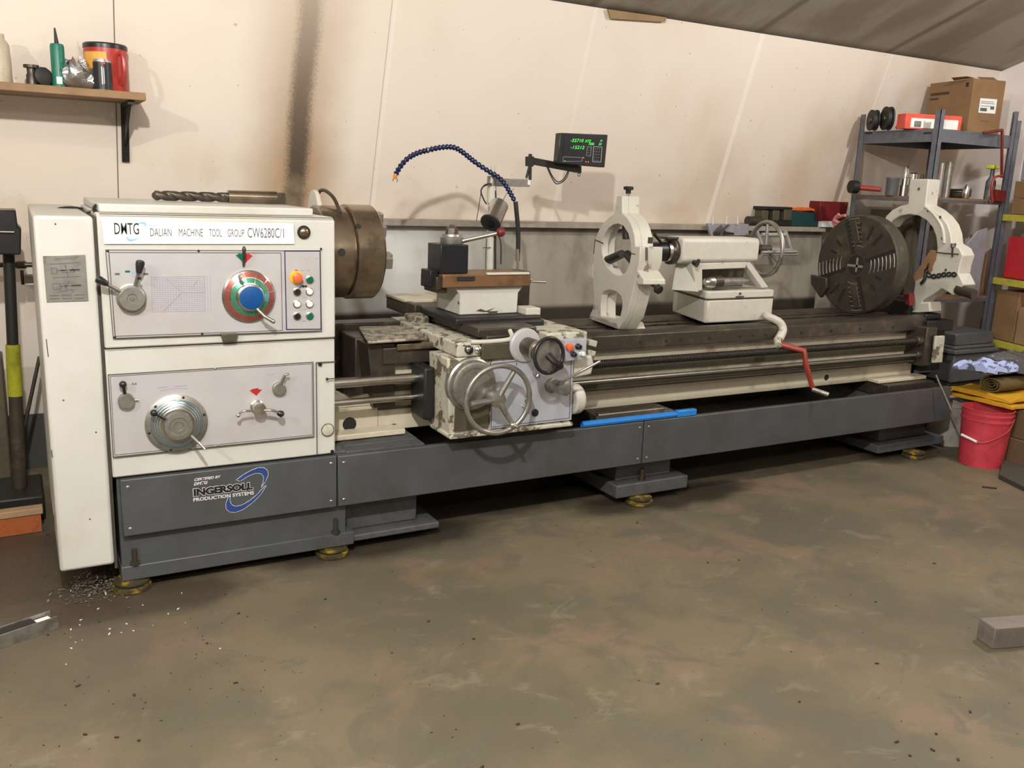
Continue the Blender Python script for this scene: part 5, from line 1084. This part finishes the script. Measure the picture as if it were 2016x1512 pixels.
top(g, 'rolled_tarp', 'cloth_olive', 'rolled olive-brown tarp on top of the yellow cloths', 'tarp')
slab('rag', cx0 - .10, cx0 + .22, bc_.y + .02, bc_.y + .25, zc0 + .20, zc0 + .235, 'rag_blue', 'crumpled pale blue dirty rag on the rolled tarp', 'rag', .022, 9)
slab('plastic_bag', cx0 + .20, cx0 + .62, bc_.y - .0, bc_.y + .30, zc0 + .185, zc0 + .27, 'plastic_grey', 'shiny grey plastic bag beside the pale blue rag', 'bag', .02, 4)
# grey lidded case on a dark crate
a = PY(1872, 757, 3.85); b = PY(1955, 757, 3.85); tz = PY(1880, 660, 3.85).z; mz = PY(1872, 697, 3.85).z
CG = thing('lidded_case', 'dark grey ribbed plastic case with a lid between the lathe end and the shelves', 'case', ((a.x + b.x) / 2, 4.0, a.z))
g = G(); g.box((a.x + .03, 3.87, a.z), (b.x - .02, 4.15, mz - .01)); g.add('case_body', 'case_grey', CG, .012)
g = G(); g.box((a.x, 3.85, mz - .012), (b.x + .01, 4.18, mz + .02)); g.box((a.x + .02, 3.87, mz + .02), (b.x - .01, 4.16, mz + .045)); g.box((a.x + .035, 3.885, mz + .045), (b.x - .025, 4.15, tz)); g.add('case_lid', 'case_grey', CG, .008)
g = G(); g.box((a.x + .01, 3.88, 0), (b.x + .02, 4.2, a.z - .002)); top(g, 'storage_crate', 'black_iron', 'black crate under the dark grey lidded case', 'crate', bev=.006)
# ================================================================== SHELVING
sx = 5.45; yb1, yf1 = 4.69, 4.035; xr1 = PY(2006, 220, yf1).x; zt1 = PX(1696, 220, sx).z
SH = thing('shelving_unit', 'grey steel shelving unit against the back wall corner behind the lathe end', 'shelves', ((sx + xr1) / 2, 4.36, 0), 'steel shelving units')
def post(par, x, y, sx_, sy_, h, w=.042):
    g = G(); g.box((x, y, 0), (x + sx_ * w, y + sy_ * .004, h)); g.box((x, y, 0), (x + sx_ * .004, y + sy_ * w, h)); p = g.add('post', 'shelf_steel', par); return p
post(SH, sx, yb1, 1, -1, zt1 - .02); post(SH, sx, yf1, 1, 1, PX(1854, 215, sx).z); post(SH, xr1, yf1, -1, 1, PY(2006, 220, yf1).z); post(SH, xr1, yb1, -1, -1, zt1 - .02)
zA = PX(1770, 256, sx).z; zB = PX(1690, 383, sx).z; zC = .95; zD = .45
for z, bh in ((zA, .085), (zB, .035), (zC, .04), (zD, .04)):
    g = G()
    for (p, q) in (((sx + .005, yf1 + .005), (sx + .02, yb1 - .005)), ((xr1 - .02, yf1 + .005), (xr1 - .005, yb1 - .005)), ((sx + .021, yf1 + .005), (xr1 - .021, yf1 + .02)), ((sx + .021, yb1 - .02), (xr1 - .021, yb1 - .005))): g.box((p[0], p[1], z - bh), (q[0], q[1], z))
    b_m = g.add('shelf_beam', 'shelf_steel', SH)
    g = G(); g.box((sx + .004, yf1 + .004, z - .014), (xr1 - .004, yb1 - .004, z - .002)); g.add('shelf_board', 'wood_brown' if z != zA else 'shelf_steel', SH)
for q in ((1709, 262), (1825, 262)): c = PX(*q, sx - .001); g = G(); g.box((sx + .003, c.y - .03, c.z - .006), (sx + .007, c.y + .03, c.z + .006)); g.add('slot_hole', 'cavity_shade', SH)
# unit along the right wall
ud = V((-.27, -.96, 0)).normalized(); un = V((.96, -.27, 0)).normalized(); U0 = V((xr1 + .03, yf1 + .02, 0)); LEN = 1.05; DEP = .40
SH2 = thing('shelving_unit', 'shelving unit with yellow-green beams at the right edge', 'shelves', U0 + ud * .5 + un * .2, 'steel shelving units')
for s0, s1 in ((0, 0), (LEN, 0), (0, DEP), (LEN, DEP)):
    p = U0 + ud * s0 + un * s1; g = G(); g.obox(p + V((0, 0, 1.1)), ud, un, (0, 0, 1), .04, .04, 2.2); g.add('post', 'shelf_steel', SH2)
def zu(x, y): return PP(x, y, U0, un).z
Z2 = [zu(1975, 421), zu(1965, 546), zu(1960, 668), .18]
for z in Z2:
    g = G()
    for s1 in (0, DEP): g.obox(U0 + ud * (LEN / 2) + un * (s1 + (-.012 if s1 == 0 else 0)) + V((0, 0, z - .025)), ud, un, (0, 0, 1), LEN, .02, .045)
    for s0 in (0, LEN): g.obox(U0 + ud * s0 + un * DEP / 2 + V((0, 0, z - .025)), un, ud, (0, 0, 1), DEP, .02, .045)
    g.add('shelf_beam', 'yellow_beam', SH2)
    g = G(); g.obox(U0 + ud * LEN / 2 + un * DEP / 2 + V((0, 0, z - .006)), ud, un, (0, 0, 1), LEN - .04, DEP - .02, .012); g.add('shelf_board', 'wood_brown', SH2)
def on2(name, s0, ln, z, h, dep, mat, label, cat_, bev=.004, group=None, off=.01):
    g = G(); g.obox(U0 + ud * (s0 + ln / 2) + un * (off + dep / 2) + V((0, 0, z + h / 2 + .001)), ud, un, (0, 0, 1), ln, dep, h); return top(g, name, mat, label, cat_, group, bev)
on2('carton', .06, .42, Z2[0], .11, .3, 'cardboard', 'brown carton with white label on the upper yellow-beam shelf, lower of its stack', 'box', group='cartons on the yellow-beam shelves')
on2('carton', .06, .42, Z2[0] + .112, .12, .3, 'cardboard', 'brown carton with white label on the upper yellow-beam shelf, upper of its stack', 'box', group='cartons on the yellow-beam shelves')
on2('parts_box', .10, .45, Z2[0] + .234, .16, .28, 'lilac_grey', 'lilac-grey parts box on top of the cartons at the right edge', 'box', .008)
on2('storage_bin', .08, .5, Z2[1], .30, .32, 'red_bin', 'bright red storage bin on the middle yellow-beam shelf', 'bin', .008)
on2('carton', .05, .22, Z2[2], .36, .3, 'cardboard', 'tall brown carton on the lowest visible yellow-beam shelf', 'box', group='cartons on the yellow-beam shelves')
on2('carton', .29, .5, Z2[2], .26, .3, 'cardboard_pale', 'pale tan carton in front on the lowest visible yellow-beam shelf', 'box', group='cartons on the yellow-beam shelves', off=-.0)
for nm, (x0, y0, x1, y1) in (('carton_label', (2002, 383, 2016, 391)), ('carton_label', (1996, 408, 2014, 416))):
    q = [PP(x, y, U0 + un * .008, un) for x, y in ((x0, y0), (x1 + 6, y0 + 2), (x1 + 6, y1 + 2), (x0, y1))]; g = G(); g.prism(q, -un * .002); g.b.free()
# things on the top shelf of the grey unit
def cyl_on(name, x0, x1, ytop, Y, zb_, mat, label, cat_, prof=None, group=None):
    c, r, h = onshelf(x0, x1, ytop, Y, zb_); g = G(); prof = prof or [(0, 1), (1, 1)]
    g.lathe(c, (0, 0, 1), [(t * h, q * r) for t, q in prof], 28); return top(g, name, mat, label, cat_, group)
for i, (x0, yp, lb) in enumerate(((1719, 4.55, 'dark pulley wheel at the left end of the top grey shelf'), (1746, 4.44, 'dark pulley wheel between the first pulley and the red carton'))):
    p = PX(x0, 246, sx + .08) if False else PY(x0, 238, yp); r = .072 if i == 0 else .08; c = V((PY(x0, 236, yp).x, yp, zA + r)); PWL = thing('pulley_wheel', lb, 'pulley', (c.x, c.y, zA), 'pulley wheels on the top shelf'); ax2 = V((1, -.55, 0)).normalized()
    g = G(); g.lathe(c - ax2 * .02, ax2, [(0, r), (.01, r), (.014, r * .8), (.03, r * .8), (.034, r), (.044, r), (.044, .03)], 36); g.add('pulley_rim', 'rubber', PWL)
    g = G(); g.lathe(c - ax2 * .03, ax2, [(0, .018), (.01, .025), (.07, .025)], 20); g.add('pulley_hub', 'steel_oily', PWL)
g = G(); a = PY(1765, 243, 4.42); g.tube([V((PY(1766, 240, 4.42).x, 4.42, zA + .02)), V((PY(1775, 240, 4.42).x, 4.40, zA + .04)), V((PY(1785, 240, 4.42).x, 4.42, zA + .015)), V((PY(1792, 240, 4.42).x, 4.40, zA + .012))], .012); top(g, 'cable_scrap', 'rubber', 'dark bent cable scrap beside the pulley wheels', 'cable')
RC = V((PY(1792, 240, 4.2).x, 4.2, zA)); x9 = PY(1888, 240, 4.12).x
RCT = thing('red_carton', 'red and white long carton behind the grey post on the top shelf', 'box', RC)
d = (V((x9, 4.10, zA)) - V((RC.x, 4.24, zA))).normalized(); nrm = V((-d.y, d.x, 0)); ln = (V((x9, 4.10, 0)) - V((RC.x, 4.24, 0))).length
g = G(); g.obox(V((RC.x, 4.24, zA)) + d * ln / 2 + nrm * .05 + V((0, 0, .052)), d, nrm, (0, 0, 1), ln, .10, .10); g.add('carton_body', 'red_carton', RCT, .002)
g = G(); g.obox(V((RC.x, 4.24, zA)) + d * ln * .52 - nrm * .0 + V((0, 0, .042)), d, nrm, (0, 0, 1), ln * .84, .003, .062); g.add('carton_print', 'label_white', RCT)
g = G(); g.obox(V((RC.x, 4.24, zA)) + d * ln * .22 - nrm * .002 + V((0, 0, .035)), d, nrm, (0, 0, 1), ln * .12, .003, .04); g.add('carton_print', 'steel_grey', RCT)
# big cardboard box
k0 = V((PY(1905, 246, 4.20).x, 4.20, zA)); kR = V((PY(1968, 246, 4.14).x, 4.14, zA)); kL = PY(1824, 232, 4.62)
CB = thing('cardboard_box', 'large brown cardboard box with a white shipping label on top of the grey shelves', 'box', (k0 + kR) / 2)
hB = PY(1905, 152, 4.20).z - zA; dR = (kR - k0); kL = V((PY(1824, 190, 4.62).x, 4.60, zA)); dL = kL - k0
g = G(); g.prism([k0, kR, kR + dL, kL], (0, 0, hB)); cbx = g.add('box_body', 'cardboard', CB, .003)
g = G(); zf = zA + hB; m = k0 + V((0, 0, hB)); g.prism([m + V((0, 0, .001)), m + dL * .45 + V((0, 0, .001)), m + dL * .45 + V((-.06, -.02, .012)), m + dL * .15 + V((-.05, -.03, .01))], (0, 0, .003)); mm = kR + V((0, 0, hB)); g.prism([mm + V((-.12, .1, .002)), mm + V((0, .06, .002)), mm + V((0, .1, .03)), mm + V((-.1, .16, .03))], (0, 0, .003)); g.add('box_flap', 'cardboard', CB)
fr = dR.normalized(); fo = V((fr.y, -fr.x, 0))
def onbox(u, v): return k0 + dR * u + V((0, 0, hB * v)) + fo * .001
g = G(); g.prism([onbox(.27, .40), onbox(.80, .40), onbox(.80, .66), onbox(.27, .66)], fo * .001); g.add('shipping_label', 'label_white', CB)
g = G()
for u0, u1, v0, v1 in ((.31, .52, .43, .49), (.31, .74, .57, .58), (.31, .70, .60, .61), (.31, .74, .52, .53), (.62, .74, .47, .52), (.38, .62, .25, .265)): g.prism([onbox(u0, v0) + fo * .001, onbox(u1, v0) + fo * .001, onbox(u1, v1) + fo * .001, onbox(u0, v1) + fo * .001], fo * .0004)
g.add('label_print', 'text_grey', CB)
fl = dL.normalized(); fo2 = V((-1, 0, 0)); fo2 = V((fl.y, -fl.x, 0)); fo2 = fo2 if fo2.x < 0 else -fo2
g = G()
for k in range(11):
    a = k0 + dL * (.95 - k * .04) + V((0, 0, hB * .76)) + fo2 * .001; g.prism([a, a - dL * .028, a - dL * .028 + V((0, 0, .02)), a + V((0, 0, .02))], fo2 * .0006)
for k in range(5):
    a = k0 + dL * (.95 - k * .04) + V((0, 0, hB * .68)) + fo2 * .001; g.prism([a, a - dL * .028, a - dL * .028 + V((0, 0, .013)), a + V((0, 0, .013))], fo2 * .0006)
a = k0 + dL * .16 + V((0, 0, hB * .86)) + fo2 * .001; g.prism([a, a - dL * .06, a - dL * .06 + V((0, 0, .03)), a + V((0, 0, .03))], fo2 * .0006); g.add('box_print', 'black_ink', CB)
# things on the middle shelf
xm1 = sx + .10
c0 = V((PY(1678, 378, 4.50).x, 4.50, zB + .05)); c1 = V((PY(1744, 375, 4.30).x, 4.34, zB + .038))
PC = thing('pipe_cutter', 'red-handled tool with a round dark head lying on the middle grey shelf', 'tool', (c0.x, c0.y, zB))
g = G(); g.lathe(c0 - V((.025, 0, 0)), (1, -.3, 0), [(0, .045), (.05, .045), (.055, .03)], 24); g.add('tool_head', 'black_iron', PC)
g = G(); g.cyl(c0, c1, .020, .016); g.add('tool_handle', 'red_crank', PC)
cyl_on('steel_cup', 1742, 1766, 350, 4.36, zB, 'case_grey', 'dark grey cup on the middle grey shelf', 'cup', [(0, .92), (.1, .95), (.85, 1), (.9, 1.04), (1, 1.04), (1, .85)])
tp_ = [(0, 1), (.35, 1), (.36, .8), (.6, .78), (.62, .45), (.9, .4), (1, .1)]
cyl_on('taper_adapter', 1767, 1789, 327, 4.34, zB, 'steel', 'tallest polished steel adapter with a pointed tip on the middle shelf', 'adapter', tp_, 'polished adapters on the middle shelf')
cyl_on('taper_adapter', 1784, 1803, 341, 4.24, zB, 'steel', 'polished flat-topped steel adapter right of the pointed one', 'adapter', [(0, 1), (.5, 1), (.52, .8), (.95, .8), (1, .6)], 'polished adapters on the middle shelf')
cyl_on('taper_adapter', 1799, 1822, 344, 4.16, zB, 'steel_oily', 'dark steel adapter just left of the front grey post', 'adapter', [(0, 1), (.55, .9), (.57, .5), (1, .3)], 'polished adapters on the middle shelf')
cyl_on('steel_tube', 1842, 1853, 322, 4.30, zB, 'steel', 'slimmer upright steel tube right of the front grey post', 'tube', None, 'upright tubes on the middle shelf')
cyl_on('steel_tube', 1855, 1868, 320, 4.26, zB, 'steel_grey', 'thicker upright steel tube on the middle shelf', 'tube', None, 'upright tubes on the middle shelf')
cyl_on('polished_fitting', 1893, 1908, 364, 4.12, zB, 'steel', 'shiny round steel fitting near the front of the middle shelf', 'fitting', [(0, .8), (.3, 1), (.7, .9), (1, .3)])
cc_ = V((PY(1892, 372, 4.4).x, 4.42, zB)); g = G()
g.tube([cc_ + V((.085 * math.cos(i * .5), .085 * math.sin(i * .5), .010 + .0012 * i)) for i in range(50)], .008, 8)
top(g, 'coiled_strap', 'steel_oily', 'dark flat coil on the middle shelf behind the shiny round fitting', 'coil')
c = PY(1958, 329, 4.10); YD = thing('dispenser', 'dark bottle with a yellow trigger top on the middle shelf near the red clamp', 'dispenser', (c.x, 4.11, zB))
g = G(); g.box((c.x - .04, 4.08, c.z - .014), (c.x + .03, 4.14, c.z + .014)); g.add('trigger_top', 'yellow_green', YD, .006)
g = G(); g.lathe((c.x, 4.11, zB), (0, 0, 1), [(0, .034), ((c.z - zB) * .55, .034), ((c.z - zB) * .7, .016), (c.z - zB - .015, .014)], 20); g.add('bottle_body', 'case_grey', YD)
BC = thing('bar_clamp', 'tall dark red bar clamp standing at the right of the grey shelves', 'clamp', PY(1968, 405, 4.02))
g = G(); a = PY(1973, 256, 4.00); b = PY(1972, 350, 4.00); g.obox((a + b) / 2, (1, 0, 0), (0, 1, 0), (b - a), .018, .012, (b - a).length); g.add('clamp_bar', 'dark_red', BC)
g = G(); g.cyl(PY(1936, 262, 4.0), a, .010); g.add('clamp_top_arm', 'dark_red', BC)
g = G(); g.tube([PY(1974, 346, 4.0), PY(1958, 350, 4.0), PY(1952, 372, 4.0), PY(1954, 398, 4.0)], .009); g.add('clamp_frame', 'red_crank', BC)
g = G(); g.prism(plane_pts([(1963, 373), (1981, 375), (1979, 398), (1962, 396)], 4.0), (0, .03, 0)); g.add('clamp_jaw', 'dark_red', BC, .003)
# below the middle shelf: grey sheets and bars
g = G(); g.prism([PY(*p, 4.07) for p in ((1905, 478), (1925, 455), (1945, 448), (1940, 500), (1925, 590), (1911, 592))], (0, .012, 0)); top(g, 'plastic_sheet', 'lilac_grey', 'pale lilac-grey plastic sheet hanging below the middle shelf', 'sheet', bev=.01)
for (x0, y0, x1, y1, lb, nm, mt) in ((1895, 470, 1888, 560, 'shorter grey steel bar leaning beside the plastic sheet', 'steel_bar', 'steel_grey'), (1915, 462, 1905, 588, 'longer grey steel bar leaning beside the plastic sheet', 'steel_bar', 'steel_grey'), (1940, 500, 1931, 620, 'brown wooden stick leaning against the shelving', 'wooden_stick', 'wood_brown')):
    yy_ = 4.09 if 'steel' in nm else 4.12; a = PY(x0, y0, yy_); b = PY(x1, y1, yy_); dd = (b - a); zb0 = .95; b = a + dd * ((a.z - zb0) / (a.z - b.z)); g = G(); u = (a - b).normalized(); g.obox((a + b) / 2, u, (0, 1, 0), u.cross(V((0, 1, 0))), (a - b).length, .03, .018); top(g, nm, mt, lb, 'bar' if 'steel' in nm else 'stick')
# dark tarp bundle stuffed on the lower grey shelf
g = G(); nx, ny = 24, 14; x0, x1, z0, z1 = sx + .12, xr1 - .12, zC + .001, zB - .10; fr_, bk_ = [], []
for j in range(ny + 1):
    ra, rb_ = [], []
    for i in range(nx + 1):
        u, v = i / nx, j / ny; x = x0 + (x1 - x0) * u; z = z0 + (z1 - z0 - .05 * abs(math.sin(u * 5))) * v
        yy_ = 4.22 + .10 * v + .025 * math.sin(u * 19 + v * 3) + .015 * math.sin(u * 43 + 2 * v)
        ra.append(g.b.verts.new((x + .01 * math.sin(v * 9), yy_, z))); rb_.append(g.b.verts.new((x, 4.60, z)))
    fr_.append(ra); bk_.append(rb_)
for j in range(ny):
    for i in range(nx):
        g.face((fr_[j][i], fr_[j][i + 1], fr_[j + 1][i + 1], fr_[j + 1][i])); g.face((bk_[j][i], bk_[j + 1][i], bk_[j + 1][i + 1], bk_[j][i + 1]))
for i in range(nx): g.face((fr_[ny][i], fr_[ny][i + 1], bk_[ny][i + 1], bk_[ny][i])); g.face((fr_[0][i], bk_[0][i], bk_[0][i + 1], fr_[0][i + 1]))
for j in range(ny): g.face((fr_[j][0], fr_[j + 1][0], bk_[j + 1][0], bk_[j][0])); g.face((fr_[j][nx], bk_[j][nx], bk_[j + 1][nx], fr_[j + 1][nx]))
top(g, 'tarp_bundle', 'cloth_dark', 'dark brown tarp bundle filling the grey shelves behind the big white steady rest', 'tarp')
# ================================================================== ON THE LEDGE
ly = 4.90
def ol(x, dz=0, y=ly): return V((PY(x, 440, y).x, y, zl + dz))
MV = thing('machine_vise', 'dark H-shaped machine vise on the wall ledge behind the tailstock wheel', 'vise', ol(1530))
zb_ = zl
def led(x0, y0, x1, y1, Y=4.86, dY=.08, g=None):
    a, b = PY(x0, y0, Y), PY(x1, y1, Y); g.box((a.x, Y, b.z), (b.x, Y + dY, a.z)); return g
zl_px = 446
g = G(); led(1498, 406, 1560, 414, g=g); g.add('vise_top', 'black_iron', MV, .004)
for q in ((1502, 414, 1512, 434), (1523, 414, 1534, 434), (1545, 412, 1558, 434)):
    g = G(); led(*q, g=g); g.add('vise_post', 'olive_steel', MV, .003)
g = G(); a = PY(1508, 433, 4.855); b = PY(1560, 433, 4.855); g.box((a.x, 4.855, zl + .001), (b.x, 4.955, a.z)); g.add('vise_base', 'black_iron', MV, .006)
g = G(); a = PY(1472, 431, 4.88); b = PY(1496, 433, 4.88); a.z = b.z = zl + .034; g.cyl(a, b, .034); top(g, 'short_cylinder', 'steel_oily', 'short dark grey cylinder lying left of the black vise', 'cylinder')
g = G(); a = PY(1553, 430, 4.87); b = PY(1617, 430, 4.87); g.box((a.x, 4.865, zl + .001), (b.x, 4.955, PY(1590, 418, 4.865).z)); cs_ = top(g, 'tool_case', 'teal_case', 'dark teal tool case on the ledge under the orange cord', 'case', bev=.006)
zcs = PY(1590, 418, 4.865).z; g = G(); random.seed(5); pts = []
for i in range(46):
    t = i / 45; a = t * 2 * math.pi * 5; pts.append(V((PY(1578, 410, 4.9).x + (.13 * math.cos(a)) * (1 - .1 * t) + .04 * math.sin(a * .37), 4.905 + .035 * math.sin(a), zcs + .012 + .016 * t + .004 * math.sin(a * 3))))
g.tube(pts, .007, 8); top(g, 'extension_cord', 'orange_cord', 'coiled orange extension cord piled on the dark teal case', 'cord')
g = G(); a = PY(1616, 396, 4.84); b = PY(1660, 428, 4.84); zz = PY(1640, 428, 4.84).z
g.plate([V((a.x, 4.82, zl + .05)), V((b.x, 4.82, zl + .05)), V((b.x + .02, 4.82, a.z)), V((a.x - .03, 4.82, a.z))], [], (0, .11, 0)); top(g, 'red_tray', 'dark_red', 'dark red open box on a pale block at the right end of the ledge', 'box', bev=.004)
g = G(); a = PY(1617, 432, 4.84); b = PY(1637, 445, 4.84); g.box((a.x, 4.83, zl + .001), (b.x + .08, 4.94, zl + .049)); top(g, 'pale_block', 'white_plastic', 'pale block holding up the dark red box on the ledge', 'block', bev=.003)
g = G(); g.tube([PX(*p, 4.66) for p in ((1652, 422), (1643, 433), (1655, 441), (1672, 449))], .012); g.tube([PX(*p, 4.67) for p in ((1664, 424), (1650, 428), (1640, 438), (1650, 452))], .010); top(g, 'air_gun', 'foil_pink', 'dull pink-red handled tool perched on the upper left rim of the round dark chuck', 'tool')
WR = thing('wrench_rack', 'lilac-grey tool rack holding dark wrenches over the ledge', 'rack', PY(1430, 466, 4.80))
g = G(); g.prism(plane_pts([(1393, 440), (1474, 441), (1474, 463), (1405, 465)], 4.82), (0, .006, 0)); g.prism(plane_pts([(1393, 440), (1402, 440), (1410, 465), (1400, 465)], 4.80), (0, .02, 0)); g.add('rack_plate', 'lilac_grey', WR)
for x in (1403, 1430, 1452): g = G(); g.cyl(PY(x, 442, 4.81), PY(x, 426, 4.81), .006); g.add('rack_hook', 'logo_white', WR)
for i, (a, b) in enumerate((((1406, 458), (1421, 444)), ((1412, 459), (1434, 443)), ((1424, 457), (1444, 460)))):
    g = G(); g.cyl(PY(*a, 4.795), PY(*b, 4.795), .008); g.torus(PY(a[0] + 2, a[1] + 1, 4.795), (0, 1, 0), .012, .005, 16, 6); top(g, 'wrench', 'steel_oily', ('dark wrench nearest the left end of the lilac-grey rack', 'second dark wrench slanting in the lilac-grey rack', 'dark wrench lying flat along the bottom of the lilac-grey rack')[i], 'wrench', 'wrenches in the rack')
AF = thing('wire_stand', 'grey metal stand of slanted bars behind the tailstock handwheel', 'stand', PY(1530, 500, 4.70))
for a, b in (((1487, 447), (1505, 497)), ((1546, 455), (1559, 497)), ((1500, 462), (1545, 462)), ((1500, 500), (1568, 500)), ((1498, 491), (1560, 493))):
    g = G(); g.cyl(PY(*a, 4.74), PY(*b, 4.74), .014); g.add('stand_bar', 'rack_grey', AF)
g = G(); g.tube([PY(1899, 33, 4.2), PY(1906, 34, 4.2), PY(1909, 41, 4.2), PY(1903, 48, 4.2), PY(1906, 51, 4.2), PY(1911, 47, 4.2)], .0025); g.b.free()
